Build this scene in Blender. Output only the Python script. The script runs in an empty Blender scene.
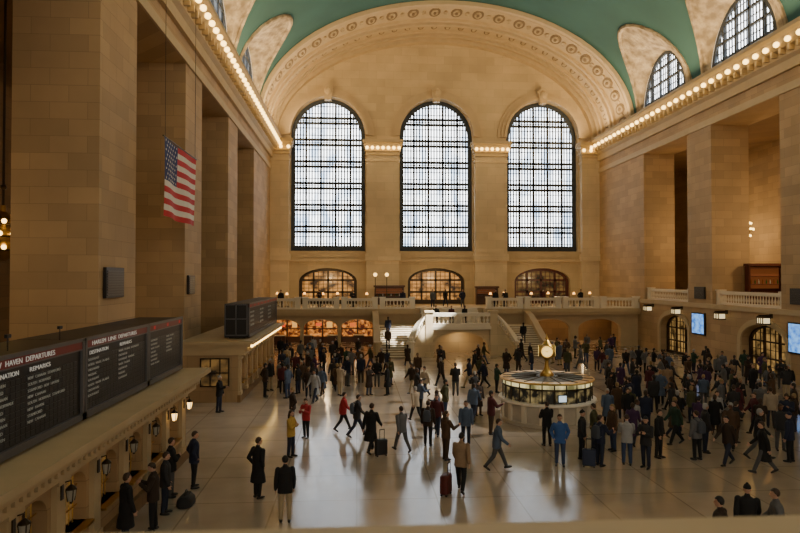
import bpy, bmesh, math, random
import numpy as np
from mathutils import Vector, Matrix, Euler
random.seed(11)
S = bpy.context.scene
COL = S.collection
R = math.radians
PI = math.pi

# ------------------------------------------------------------------ helpers
def wl(o):
    v = Vector((0, 0, 0))
    while o is not None:
        v += o.location
        o = o.parent
    return v

class MB:
    def __init__(s):
        s.v = []; s.f = []; s.m = []
    def add(s, vs, fs, m=0):
        o = len(s.v)
        s.v += [tuple(p) for p in vs]
        for f in fs:
            s.f.append(tuple(i + o for i in f)); s.m.append(m)
    def quad(s, a, b, c, d, m=0):
        s.add([a, b, c, d], [(0, 1, 2, 3)], m)
    def hexa(s, p, m=0):
        s.add(p, [(0, 3, 2, 1), (4, 5, 6, 7), (0, 1, 5, 4), (1, 2, 6, 5), (2, 3, 7, 6), (3, 0, 4, 7)], m)
    def box(s, x0, y0, z0, x1, y1, z1, m=0):
        s.hexa([(x0, y0, z0), (x1, y0, z0), (x1, y1, z0), (x0, y1, z0), (x0, y0, z1), (x1, y0, z1), (x1, y1, z1), (x0, y1, z1)], m)
    def tube(s, p0, p1, r0, r1=None, n=8, m=0):
        if r1 is None: r1 = r0
        p0 = Vector(p0); p1 = Vector(p1); d = (p1 - p0).normalized()
        a = d.orthogonal().normalized(); b = d.cross(a)
        vs = []
        for p, r in ((p0, r0), (p1, r1)):
            for k in range(n):
                t = 2 * PI * k / n
                vs.append(p + a * (r * math.cos(t)) + b * (r * math.sin(t)))
        fs = [(k, (k + 1) % n, n + (k + 1) % n, n + k) for k in range(n)]
        fs += [tuple(range(n - 1, -1, -1)), tuple(range(n, 2 * n))]
        s.add(vs, fs, m)
    def lathe(s, prof, c=(0, 0, 0), n=16, m=0):
        vs = []; fs = []
        for r, z in prof:
            r = max(r, .0005)
            for k in range(n):
                t = 2 * PI * k / n
                vs.append((c[0] + r * math.cos(t), c[1] + r * math.sin(t), c[2] + z))
        for i in range(len(prof) - 1):
            for k in range(n):
                fs.append((i * n + k, i * n + (k + 1) % n, (i + 1) * n + (k + 1) % n, (i + 1) * n + k))
        fs.append(tuple(range(n - 1, -1, -1)))
        L = (len(prof) - 1) * n
        fs.append(tuple(range(L, L + n)))
        s.add(vs, fs, m)
    def ball(s, c, r, n=10, k=6, m=0):
        if not hasattr(r, '__len__'): r = (r, r, r)
        vs = [(c[0], c[1], c[2] - r[2])]
        for i in range(1, k):
            p = -PI / 2 + PI * i / k
            for j in range(n):
                t = 2 * PI * j / n
                vs.append((c[0] + r[0] * math.cos(p) * math.cos(t), c[1] + r[1] * math.cos(p) * math.sin(t), c[2] + r[2] * math.sin(p)))
        vs.append((c[0], c[1], c[2] + r[2]))
        fs = []
        for j in range(n):
            fs.append((0, 1 + (j + 1) % n, 1 + j))
            fs.append((len(vs) - 1, 1 + (k - 2) * n + j, 1 + (k - 2) * n + (j + 1) % n))
        for i in range(k - 2):
            for j in range(n):
                a = 1 + i * n
                fs.append((a + j, a + (j + 1) % n, a + n + (j + 1) % n, a + n + j))
        s.add(vs, fs, m)
    def prism(s, poly, axis, a, b, m=0):
        n = len(poly)
        def P(u, v, t):
            return {'x': (t, u, v), 'y': (u, t, v), 'z': (u, v, t)}[axis]
        vs = [P(u, v, a) for u, v in poly] + [P(u, v, b) for u, v in poly]
        fs = [(k, (k + 1) % n, n + (k + 1) % n, n + k) for k in range(n)] + [tuple(range(n - 1, -1, -1)), tuple(range(n, 2 * n))]
        s.add(vs, fs, m)
    def loft(s, rings, n=16, e=2.0, m=0):
        vs = []; fs = []
        for cx, cy, z, rx, ry in rings:
            for k in range(n):
                t = 2 * PI * k / n
                c = math.cos(t); q = math.sin(t)
                vs.append((cx + rx * math.copysign(abs(c) ** (2 / e), c), cy + ry * math.copysign(abs(q) ** (2 / e), q), z))
        for i in range(len(rings) - 1):
            for k in range(n):
                fs.append((i * n + k, i * n + (k + 1) % n, (i + 1) * n + (k + 1) % n, (i + 1) * n + k))
        fs.append(tuple(range(n - 1, -1, -1)))
        L = (len(rings) - 1) * n
        fs.append(tuple(range(L, L + n)))
        s.add(vs, fs, m)
    def mesh(s, name, mats, org=(0, 0, 0), smooth=False):
        me = bpy.data.meshes.new(name)
        ox, oy, oz = org
        me.from_pydata([(x - ox, y - oy, z - oz) for x, y, z in s.v], [], s.f)
        if not isinstance(mats, (list, tuple)): mats = [mats]
        for m in mats: me.materials.append(m)
        me.polygons.foreach_set('material_index', s.m)
        bm = bmesh.new(); bm.from_mesh(me)
        bmesh.ops.recalc_face_normals(bm, faces=bm.faces)
        bm.to_mesh(me); bm.free()
        if smooth:
            me.polygons.foreach_set('use_smooth', [True] * len(me.polygons))
            me.set_sharp_from_angle(angle=R(40))
        me.update()
        return me
    def build(s, name, mats, parent=None, smooth=False, org=None):
        if org is None:
            if parent is not None: org = wl(parent)
            else:
                xs = [p[0] for p in s.v]; ys = [p[1] for p in s.v]; zs = [p[2] for p in s.v]
                org = Vector(((min(xs) + max(xs)) / 2, (min(ys) + max(ys)) / 2, min(zs)))
        me = s.mesh(name, mats, org, smooth)
        o = bpy.data.objects.new(name, me)
        COL.objects.link(o)
        if parent is not None: o.parent = parent
        else: o.location = org
        return o

def tag(o, label, cat=None, group=None, kind=None):
    o['label'] = label
    if cat: o['category'] = cat
    if group: o['group'] = group
    if kind: o['kind'] = kind
    return o
def thing(name, label, cat, loc=(0, 0, 0), rz=0, group=None, kind=None):
    o = bpy.data.objects.new(name, None)
    o.empty_display_size = .2
    COL.objects.link(o)
    o.location = loc; o.rotation_euler = (0, 0, rz)
    return tag(o, label, cat, group, kind)
def inst(name, me, parent, loc, rz=0, sc=None):
    o = bpy.data.objects.new(name, me); COL.objects.link(o)
    if parent is not None:
        o.parent = parent
        o.location = Vector(loc) - wl(parent)
    else: o.location = loc
    o.rotation_euler = (0, 0, rz)
    if sc: o.scale = sc
    return o
def dup(root, loc, rz, label):
    def cp(o, par):
        c = o.copy(); COL.objects.link(c); c.parent = par
        for ch in list(o.children): cp(ch, c)
        return c
    r = cp(root, None)
    r.location = loc; r.rotation_euler = (0, 0, rz); r['label'] = label
    return r

# ------------------------------------------------------------------ materials
def newmat(name):
    m = bpy.data.materials.new(name); m.use_nodes = True
    nt = m.node_tree
    return m, nt, nt.nodes['Principled BSDF']
def M(name, col, rough=.6, metal=0, es=0, ecol=None, var=.12, vs=3.0, bump=0, nosamp=False):
    m, nt, b = newmat(name)
    tc = nt.nodes.new('ShaderNodeTexCoord'); no = nt.nodes.new('ShaderNodeTexNoise')
    no.inputs['Scale'].default_value = vs; no.inputs['Detail'].default_value = 3
    nt.links.new(tc.outputs['Object'], no.inputs['Vector'])
    mx = nt.nodes.new('ShaderNodeMix'); mx.data_type = 'RGBA'
    mx.inputs['A'].default_value = (*[c * (1 - var) for c in col], 1)
    mx.inputs['B'].default_value = (*[min(1, c * (1 + var)) for c in col], 1)
    nt.links.new(no.outputs['Fac'], mx.inputs['Factor'])
    nt.links.new(mx.outputs['Result'], b.inputs['Base Color'])
    b.inputs['Roughness'].default_value = rough
    b.inputs['Metallic'].default_value = metal
    if es:
        b.inputs['Emission Color'].default_value = (*(ecol or col), 1)
        b.inputs['Emission Strength'].default_value = es
        if nosamp:
            try: m.cycles.emission_sampling = 'NONE'
            except Exception: pass
    if bump:
        bp = nt.nodes.new('ShaderNodeBump'); bp.inputs['Strength'].default_value = bump
        nt.links.new(no.outputs['Fac'], bp.inputs['Height'])
        nt.links.new(bp.outputs['Normal'], b.inputs['Normal'])
    return m
def stone(name, col, bw=1.35, bh=.62, mortar=.009, dark=.62, rough=.75, var=.12):
    m, nt, b = newmat(name)
    g = nt.nodes.new('ShaderNodeNewGeometry'); sp = nt.nodes.new('ShaderNodeSeparateXYZ')
    nt.links.new(g.outputs['Position'], sp.inputs[0])
    ad = nt.nodes.new('ShaderNodeMath'); ad.operation = 'ADD'
    nt.links.new(sp.outputs['X'], ad.inputs[0]); nt.links.new(sp.outputs['Y'], ad.inputs[1])
    cb = nt.nodes.new('ShaderNodeCombineXYZ')
    nt.links.new(ad.outputs[0], cb.inputs['X']); nt.links.new(sp.outputs['Z'], cb.inputs['Y'])
    br = nt.nodes.new('ShaderNodeTexBrick')
    br.inputs['Scale'].default_value = 1
    br.inputs['Brick Width'].default_value = bw; br.inputs['Row Height'].default_value = bh
    br.inputs['Mortar Size'].default_value = mortar; br.inputs['Mortar Smooth'].default_value = .3
    br.inputs['Color1'].default_value = (*[c * (1 - var) for c in col], 1)
    br.inputs['Color2'].default_value = (*[min(1, c * (1 + var)) for c in col], 1)
    br.inputs['Mortar'].default_value = (*[c * dark for c in col], 1)
    nt.links.new(cb.outputs[0], br.inputs['Vector'])
    no = nt.nodes.new('ShaderNodeTexNoise'); no.inputs['Scale'].default_value = .35; no.inputs['Detail'].default_value = 6
    nt.links.new(g.outputs['Position'], no.inputs['Vector'])
    mr = nt.nodes.new('ShaderNodeMapRange'); mr.inputs['To Min'].default_value = .70; mr.inputs['To Max'].default_value = 1.25
    nt.links.new(no.outputs['Fac'], mr.inputs['Value'])
    mx = nt.nodes.new('ShaderNodeMix'); mx.data_type = 'RGBA'; mx.blend_type = 'MULTIPLY'
    mx.inputs['Factor'].default_value = 1
    nt.links.new(br.outputs['Color'], mx.inputs['A']); nt.links.new(mr.outputs[0], mx.inputs['B'])
    nt.links.new(mx.outputs['Result'], b.inputs['Base Color'])
    b.inputs['Roughness'].default_value = rough
    return m
def ornament(name, c1, c2, scale=1.6):
    m, nt, b = newmat(name)
    g = nt.nodes.new('ShaderNodeNewGeometry')
    vo = nt.nodes.new('ShaderNodeTexVoronoi'); vo.inputs['Scale'].default_value = scale; vo.feature = 'SMOOTH_F1'
    nt.links.new(g.outputs['Position'], vo.inputs['Vector'])
    no = nt.nodes.new('ShaderNodeTexNoise'); no.inputs['Scale'].default_value = scale * 2.2; no.inputs['Detail'].default_value = 4
    nt.links.new(g.outputs['Position'], no.inputs['Vector'])
    mul = nt.nodes.new('ShaderNodeMath'); mul.operation = 'MULTIPLY'
    nt.links.new(vo.outputs['Distance'], mul.inputs[0]); nt.links.new(no.outputs['Fac'], mul.inputs[1])
    cr = nt.nodes.new('ShaderNodeValToRGB')
    cr.color_ramp.elements[0].position = .08; cr.color_ramp.elements[0].color = (*c1, 1)
    cr.color_ramp.elements[1].position = .36; cr.color_ramp.elements[1].color = (*c2, 1)
    nt.links.new(mul.outputs[0], cr.inputs[0])
    nt.links.new(cr.outputs[0], b.inputs['Base Color'])
    bp = nt.nodes.new('ShaderNodeBump'); bp.inputs['Strength'].default_value = .6; bp.inputs['Distance'].default_value = .3
    nt.links.new(mul.outputs[0], bp.inputs['Height']); nt.links.new(bp.outputs['Normal'], b.inputs['Normal'])
    b.inputs['Roughness'].default_value = .8
    return m
def glassmat(name, c1, c2, strength, scale=(.5, 1, .25), p0=.36, p1=.58, base=.03):
    m, nt, b = newmat(name)
    g = nt.nodes.new('ShaderNodeNewGeometry'); mp = nt.nodes.new('ShaderNodeMapping')
    mp.inputs['Scale'].default_value = scale
    nt.links.new(g.outputs['Position'], mp.inputs['Vector'])
    no = nt.nodes.new('ShaderNodeTexNoise'); no.inputs['Scale'].default_value = 1; no.inputs['Detail'].default_value = 5
    nt.links.new(mp.outputs[0], no.inputs['Vector'])
    cr = nt.nodes.new('ShaderNodeValToRGB')
    cr.color_ramp.elements[0].position = p0; cr.color_ramp.elements[0].color = (*c1, 1)
    cr.color_ramp.elements[1].position = p1; cr.color_ramp.elements[1].color = (*c2, 1)
    nt.links.new(no.outputs['Fac'], cr.inputs[0])
    nt.links.new(cr.outputs[0], b.inputs['Emission Color'])
    b.inputs['Emission Strength'].default_value = strength
    b.inputs['Base Color'].default_value = (base, base, base, 1); b.inputs['Roughness'].default_value = .2
    return m

STONE = stone('limestone_blocks', (.43, .29, .15))
STONE_FAR = stone('limestone_far_wall', (.52, .40, .23), 1.9, .9, .01, .75, var=.08)
STONE_PIL = stone('limestone_pilaster', (.64, .51, .32), 1.9, .9, .01, .75, var=.06)
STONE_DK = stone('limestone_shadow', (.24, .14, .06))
STONE_PL = M('limestone_plain', (.50, .38, .22), .7, var=.14, vs=1.2)
STONE_LT = M('pale_marble', (.74, .66, .52), .5, var=.10, vs=1.5)
ORN = ornament('carved_plaster', (.32, .23, .12), (.56, .44, .26))
ORN2 = ornament('carved_lunette_plaster', (.20, .15, .09), (.46, .37, .24), 1.5)
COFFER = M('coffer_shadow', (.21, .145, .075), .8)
BRONZE = M('dark_bronze', (.05, .035, .02), .4, .7)
BRASS = M('polished_brass', (.55, .34, .09), .38, 1)
BLACK = M('black_paint', (.008, .008, .009), .45)
BOARD = M('split_flap_black', (.016, .018, .022), .35)
MAROON = M('header_maroon', (.17, .012, .012), .4, es=.03)
WHITE = M('white_lettering', (.66, .66, .62), .6, es=.25)
DIMW = M('dim_flap_lettering', (.38, .40, .37), .6, es=.07)
IRON = M('window_iron', (.045, .053, .06), .5, .3)
IRONB = M('window_iron_fine', (.10, .115, .13), .6, .0)
WOOD = M('dark_wood', (.09, .036, .016), .4, var=.3)
REDWOOD = M('red_wood', (.085, .018, .010), .45, var=.3)
BULB = M('bulb_glow', (1, .70, .28), .4, es=7, ecol=(1, .62, .17), nosamp=True)
LAMPG = M('lamp_glass_lit', (1, .70, .28), .3, es=4, ecol=(1, .60, .18), nosamp=True)
SHADE = M('amber_lamp_shade', (.7, .33, .09), .5, es=3.5, ecol=(1, .45, .10), nosamp=True)
LAMPD = M('lamp_glass_dim', (.20, .18, .14), .3, es=.03, ecol=(1, .8, .5), nosamp=True)
GLASS_DAY = glassmat('daylight_glass', (.36, .48, .64), (.95, .98, 1.0), 9.0, (.9, 1, .35), .36, .56, .3)
GLASS_CL = glassmat('daylight_glass_clerestory', (.75, .82, .9), (1, 1, 1), 9, (.5, 1, .25), .36, .58, .3)
GLASS_WARM = glassmat('warm_lit_glass', (.04, .014, .004), (.85, .36, .08), .9, (.9, 1, 1.2))
GLASS_DIM = glassmat('dim_amber_glass', (.015, .010, .006), (.42, .22, .06), .4, (1, 1.3, 1.3))
GLASS_GATE = glassmat('gate_gold_glass', (.05, .028, .008), (.70, .40, .12), .55, (1, 1.1, 1.1))
VAULT = M('turquoise_vault_paint', (.033, .105, .100), .85, var=.30, vs=.25)

def floor_mat():
    m, nt, b = newmat('marble_floor')
    g = nt.nodes.new('ShaderNodeNewGeometry')
    br = nt.nodes.new('ShaderNodeTexBrick'); br.offset = 0
    br.inputs['Scale'].default_value = 1; br.inputs['Brick Width'].default_value = 2.4; br.inputs['Row Height'].default_value = 2.4
    br.inputs['Mortar Size'].default_value = .03; br.inputs['Mortar Smooth'].default_value = .4
    br.inputs['Color1'].default_value = (.42, .34, .262, 1); br.inputs['Color2'].default_value = (.48, .395, .31, 1)
    br.inputs['Mortar'].default_value = (.32, .25, .18, 1)
    nt.links.new(g.outputs['Position'], br.inputs['Vector'])
    no = nt.nodes.new('ShaderNodeTexNoise'); no.inputs['Scale'].default_value = .8; no.inputs['Detail'].default_value = 6
    nt.links.new(g.outputs['Position'], no.inputs['Vector'])
    mr = nt.nodes.new('ShaderNodeMapRange'); mr.inputs['To Min'].default_value = .75; mr.inputs['To Max'].default_value = 1.2
    nt.links.new(no.outputs['Fac'], mr.inputs['Value'])
    mx = nt.nodes.new('ShaderNodeMix'); mx.data_type = 'RGBA'; mx.blend_type = 'MULTIPLY'; mx.inputs['Factor'].default_value = 1
    nt.links.new(br.outputs['Color'], mx.inputs['A']); nt.links.new(mr.outputs[0], mx.inputs['B'])
    nt.links.new(mx.outputs['Result'], b.inputs['Base Color'])
    mr2 = nt.nodes.new('ShaderNodeMapRange'); mr2.inputs['To Min'].default_value = .06; mr2.inputs['To Max'].default_value = .24
    nt.links.new(no.outputs['Fac'], mr2.inputs['Value']); nt.links.new(mr2.outputs[0], b.inputs['Roughness'])
    b.inputs['IOR'].default_value = 1.6
    return m
FLOOR = floor_mat()

# ------------------------------------------------------------------ camera
EYE = 6.6
cam = bpy.data.cameras.new('camera'); camo = bpy.data.objects.new('camera', cam); COL.objects.link(camo)
camo.location = (0, 0, EYE)
camo.rotation_euler = (R(90 + 1.03), 0, R(-3.85))
cam.sensor_width = 36; cam.lens = 28.8; cam.clip_start = .1; cam.clip_end = 500
cam.dof.use_dof = True; cam.dof.focus_distance = 36; cam.dof.aperture_fstop = 3.2
S.camera = camo
CM = camo.rotation_euler.to_matrix()
def fp(px, py, z=0.0):
    d = CM @ Vector(((px - 400) / 640, (266.5 - py) / 640, -1))
    t = (z - EYE) / d.z
    return Vector((d.x * t, d.y * t, z))

# ------------------------------------------------------------------ hall dimensions
XL, XR = -9.4, 27.2
CX = (XL + XR) / 2
AX = (XR - XL) / 2
YF = 71.0
YN = -14.0
ZL = 18.4
ZS = 21.8
BZ = 11.6
YB = 61.0
PIERS = [(-10.9, -7.2), (.6, 4.5), (12.3, 16.2), (24.0, 27.9), (35.7, 39.4), (47.4, 51.0), (59.0, YF)]
BAYS = [8.4, 20.1, 31.8, 43.4, 55.0]

def panel(mb, u0, u1, z0, ztop, ops, P, m=0, step=1.5, back=True):
    zt = ztop if callable(ztop) else (lambda u: ztop)
    us = {round(u0, 4), round(u1, 4)}
    k = u0
    while k < u1: us.add(round(k, 4)); k += step
    for uc, hw, zb, zs, rise in ops:
        for t in range(-90, 91, 9): us.add(round(uc + hw * math.sin(R(t)), 4))
    us = sorted(u for u in us if u0 - 1e-6 <= u <= u1 + 1e-6)
    def cv(o, u):
        q = (u - o[0]) / o[1]
        return o[3] + o[4] * math.sqrt(max(0, 1 - q * q))
    for a, b in zip(us, us[1:]):
        if b - a < 1e-4: continue
        mid = (a + b) / 2
        act = sorted([o for o in ops if abs(mid - o[0]) < o[1]], key=lambda o: o[2])
        lo = (z0, z0)
        for o in act:
            if o[2] > lo[0] + 1e-3:
                for t in ((0, 1) if back else (0,)):
                    mb.quad(P(a, lo[0], t), P(b, lo[1], t), P(b, o[2], t), P(a, o[2], t), m)
                mb.quad(P(a, o[2], 0), P(b, o[2], 0), P(b, o[2], 1), P(a, o[2], 1), m)
            lo = (cv(o, a), cv(o, b))
            mb.quad(P(a, lo[0], 0), P(b, lo[1], 0), P(b, lo[1], 1), P(a, lo[0], 1), m)
        for t in ((0, 1) if back else (0,)):
            mb.quad(P(a, lo[0], t), P(b, lo[1], t), P(b, zt(b), t), P(a, zt(a), t), m)
        mb.quad(P(a, zt(a), 0), P(b, zt(b), 0), P(b, zt(b), 1), P(a, zt(a), 1), m)
    for uc, hw, zb, zs, rise in ops:
        for s in (-1, 1):
            u = uc + s * hw
            mb.quad(P(u, zb, 0), P(u, zs, 0), P(u, zs, 1), P(u, zb, 1), m)
    for u in (u0, u1):
        mb.quad(P(u, z0, 0), P(u, zt(u), 0), P(u, zt(u), 1), P(u, z0, 1), m)

def bar(mb, P, ua, ub, za, zb, da, db, m=0):
    mb.hexa([P(ua, za, da), P(ub, za, da), P(ub, za, db), P(ua, za, db), P(ua, zb, da), P(ub, zb, da), P(ub, zb, db), P(ua, zb, db)], m)

def arch_window(name, uc, hw, zb, zs, rise, P, hv, fv, hh, fh, wh, wf, glass, frame=IRON, fw=.3, label='', kind='structure', whh=None, fine=None, pair=0, wfh=None):
    root = thing(name, label, 'window', P(uc, zb, 0), kind=kind)
    cv = lambda u: zs + rise * math.sqrt(max(0, 1 - ((u - uc) / hw) ** 2))
    def half(z):
        return hw if z <= zs else hw * math.sqrt(max(0, 1 - ((z - zs) / rise) ** 2))
    mb = MB()
    pts = [(uc - hw, zb)] + [(uc - hw * math.cos(R(t)), zs + rise * math.sin(R(t))) for t in range(0, 181, 6)] + [(uc + hw, zb)]
    for (a, c), (b, d) in zip(pts, pts[1:]):
        def ins(u, z):
            dx = uc - u; dz = (zs - z) if z > zs else 0
            L = math.hypot(dx, dz) or 1
            return u + dx / L * fw, z + dz / L * fw
        a2, c2 = ins(a, c); b2, d2 = ins(b, d)
        mb.hexa([P(a, c, -.05), P(b, d, -.05), P(b2, d2, -.05), P(a2, c2, -.05), P(a, c, .22), P(b, d, .22), P(b2, d2, .22), P(a2, c2, .22)])
    bar(mb, P, uc - hw, uc + hw, zb, zb + fw * 1.3, -.05, .25)
    mb.build('frame', frame, root)
    g = MB()
    g.add([P(u, z, 0) for u, z in pts], [tuple(range(len(pts)))])
    g.build('glass', glass, root)
    mb = MB(); fb = MB()
    for n, w, t, d0, d1 in ((hv, wh, mb, .02, .2), (fv, wf, fb, .02, .08)):
        for k in range(1, n):
            u = uc - hw + 2 * hw * k / n
            bar(t, P, u - w / 2, u + w / 2, zb, cv(u) - .03, d0, d1)
    H = zs + rise - zb
    for n, w, t, d0, d1 in ((hh, whh or wh, mb, .02, .2), (fh, wfh or wf, fb, .02, .08)):
        for k in range(1, n):
            z0 = zb + H * k / n
            for z in ([z0] if not (pair and t is mb) else [z0 - pair, z0 + pair]):
                h = half(z + w / 2) - .03
                if h > .2: bar(t, P, uc - h, uc + h, z - w / 2, z + w / 2, d0, d1)
    if mb.f: mb.build('mullion', frame, root)
    if fb.f: fb.build('glazing_bar', fine or frame, root)
    return root

# ------------------------------------------------------------------ floor
mb = MB(); mb.box(-20, YN, -.3, 37, YF + 4, 0)
tag(mb.build('floor', FLOOR), 'polished grey-tan marble concourse floor', kind='structure')

# ------------------------------------------------------------------ side walls
mb = MB(); bb = MB()
for a, b in PIERS:
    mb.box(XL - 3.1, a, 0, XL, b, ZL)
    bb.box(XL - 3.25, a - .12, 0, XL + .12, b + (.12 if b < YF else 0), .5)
mb.box(XL - 3.1, YN, ZL, XL, YF, ZS)
mb.box(-20, YN, 0, -19.4, YF, ZL, 1)
mb.box(-20, YN, ZL, XL - 3.1, YF, ZL + .4, 1)
mb.box(-20, YN - .4, 0, XL - .5, YN, ZL, 1)
tag(mb.build('wall_left', [STONE, STONE_DK]), 'left limestone wall of tall square piers and openings', kind='structure')
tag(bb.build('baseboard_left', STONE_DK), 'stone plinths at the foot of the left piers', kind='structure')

mb = MB()
PR = lambda u, z, t: (XR + .9 * t, u, z)
panel(mb, YN, YF, 0, 4.6, [(41.3, 2.4, 0, 2.2, 1.3), (53.4, 2.4, 0, 2.2, 1.2)], PR)
for a, b in PIERS:
    mb.box(XR, a, 4.6, XR + 3.0, b, ZL)
mb.box(XR, YN, ZL, XR + 3.0, YF, ZS)
mb.box(XR + .9, YN, 4.2, 36, YF, 4.6)
mb.box(36, YN, 0, 36.5, YF, ZL, 0)
mb.box(XR + 3, YN, ZL, 36.5, YF, ZL + .4, 1)
mb.box(31.5, YN, 0, 31.9, YF, 4.2, 1)
mb.box(XR + .5, YN - .4, 0, 36.5, YN, ZL, 1)
tag(mb.build('wall_right', [STONE, STONE_DK]), 'right limestone wall with low arches and upper openings', kind='structure')
mb = MB()
mb.box(XR - .18, YN, 4.25, XR, YF, 4.6)
for c in (41.3, 53.4):
    n = 16
    for k in range(n):
        a0 = PI * k / n; a1 = PI * (k + 1) / n
        def pt(a, r, x): return (x, c - (2.4 + r) * math.cos(a), 2.2 + (1.25 + r) * math.sin(a))
        mb.hexa([pt(a0, .02, XR - .12), pt(a1, .02, XR - .12), pt(a1, .02, XR), pt(a0, .02, XR), pt(a0, .4, XR - .12), pt(a1, .4, XR - .12), pt(a1, .4, XR), pt(a0, .4, XR)])
    for s in (-1, 1): mb.box(XR - .12, min(c + s * 2.42, c + s * 2.8), 0, XR, max(c + s * 2.42, c + s * 2.8), 2.2)
tag(mb.build('trim_40', STONE_PL), 'stone string course and arch surrounds on the right wall', kind='structure')

# end wall
ell = lambda u: ZS + BZ * math.sqrt(max(0, 1 - ((u - CX) / AX) ** 2))
WX = [-3.2, 8.85, 20.9]
mb = MB()
PF = lambda u, z, t: (u, YF + 1.2 * t, z)
ops = [(x, 4.1, 9.6, 22.4, 4.2) for x in WX] + [(x, 3.2, 3.7, 6.2, 1.5) for x in WX]
panel(mb, XL, XR, 0, ell, ops, PF)
for x0, x1 in ((-20, XL), (XR, 36.5)): mb.box(x0, YF, 0, x1, YF + 1, ZL)
tag(mb.build('wall_far', STONE_FAR), 'far limestone end wall with three tall arched windows', kind='structure')

mb = MB()
for xc, w in ((2.83, 1.8), (14.87, 1.8), (XL + 1.0, 1.0), (XR - 1.0, 1.0)):
    mb.box(xc - w, YF - .9, 8.9, xc + w, YF, 20.6)
    mb.box(xc - w - .15, YF - 1.05, 8.5, xc + w + .15, YF, 9.3)
    mb.box(xc - w - .1, YF - 1.0, 19.4, xc + w + .1, YF, 19.7)
    mb.box(xc - w, YF - .7, 3.7, xc + w, YF, 8.5)
tag(mb.build('trim_1', STONE_PIL), 'pale stone pilasters between and beside the tall windows', kind='structure')
mb = MB()
mb.box(XL, YF - .6, 8.4, XR, YF, 8.75)
mb.box(XL, YF - .35, 8.75, XR, YF, 9.55)
tag(mb.build('trim_2', STONE_PL), 'stone sill band under the tall windows', kind='structure')

mb = MB()
for x in WX:
    n = 26
    for r0, r1, d in ((4.12, 4.4, .5), (4.4, 4.75, .3), (4.75, 5.1, .14)):
        for k in range(n):
            a0 = PI * k / n; a1 = PI * (k + 1) / n
            def pt(a, r, y): return (x - r * math.cos(a), y, 22.4 + (r + .1) * math.sin(a))
            mb.hexa([pt(a0, r0, YF - d), pt(a1, r0, YF - d), pt(a1, r0, YF), pt(a0, r0, YF),
                     pt(a0, r1, YF - d), pt(a1, r1, YF - d), pt(a1, r1, YF), pt(a0, r1, YF)])
    mb.prism([(x - .35, 26.2), (x + .35, 26.2), (x + .6, 27.6), (x, 28.1), (x - .6, 27.6)], 'y', YF - .7, YF)
    mb.ball((x, YF - .65, 27.2), (.45, .3, .5))
tag(mb.build('trim_41', STONE_PL), 'carved surrounds and keystones over the tall windows', kind='structure')

# ceiling vault with lunettes
def vp(y, a): return (CX + AX * math.cos(a), y, ZS + BZ * math.sin(a))
HWL, HL = 4.9, 7.0
def zlow(y):
    for c in BAYS:
        q = abs(y - c) / HWL
        if q < 1: return HL * math.sqrt(1 - q * q)
    return 0
ys = {YN, YB, -6.0, 2.0}
for c in BAYS:
    for t in range(-90, 91, 9): ys.add(round(c + HWL * math.sin(R(t)), 4))
ys = sorted(y for y in ys if y <= YB)
NA = 36
mb = MB(); vs = []
for y in ys:
    al = math.asin(min(1, zlow(y) / BZ))
    for j in range(NA + 1): vs.append(vp(y, al + (PI - 2 * al) * j / NA))
fs = []
for i in range(len(ys) - 1):
    for j in range(NA):
        a = i * (NA + 1) + j
        fs.append((a, a + 1, a + NA + 2, a + NA + 1))
mb.add(vs, fs)
tag(mb.build('ceiling', VAULT, smooth=True), 'turquoise green painted barrel vault', kind='structure')

tn = 3
for si, sx in ((0, 1), (1, -1)):
    for c in BAYS:
        mb = MB(); vs = []; N = 20; RW = 4
        xw = CX + sx * AX
        for k in range(N + 1):
            th = -PI / 2 + PI * k / N
            yv = c + HWL * math.sin(th); zv = ZS + HL * math.cos(th)
            xv = CX + sx * AX * math.sqrt(max(0, 1 - ((zv - ZS) / BZ) ** 2))
            yw = c + 3.95 * math.sin(th); zw = ZS + 4.9 * math.cos(th)
            for r in range(RW + 1):
                q = r / RW
                vs.append((xv + (xw - xv) * q, yv + (yw - yv) * q, zv + (zw - zv) * q - .25 * math.sin(PI * q) * math.cos(th)))
        fs = [(k * (RW + 1) + r, k * (RW + 1) + r + 1, (k + 1) * (RW + 1) + r + 1, (k + 1) * (RW + 1) + r) for k in range(N) for r in range(RW)]
        mb.add(vs, fs)
        for k in range(N):
            p = Vector(vs[k * (RW + 1)]); q = Vector(vs[(k + 1) * (RW + 1)])
            mb.tube(p, q, .2, n=6)
        tag(mb.build('trim_%d' % tn, ORN2, smooth=True), 'carved plaster lunette hood around a clerestory window, %s side' % ('right' if sx > 0 else 'left'), kind='structure')
        tn += 1
wn = 4
for sx in (1, -1):
    for c in BAYS:
        P = (lambda u, z, d: (XR + .25 - d, u, z)) if sx > 0 else (lambda u, z, d: (XL - .25 + d, u, z))
        arch_window('window_%d' % wn, c, 3.95, ZS - .2, ZS, 4.95, P, 5, 22, 4, 8, .18, .13, GLASS_CL, fw=.32, fine=IRONB, wfh=.06,
                    label='half-round clerestory window above the %s cornice, bay %d from camera' % ('right' if sx > 0 else 'left', BAYS.index(c) + 1))
        wn += 1

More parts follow.
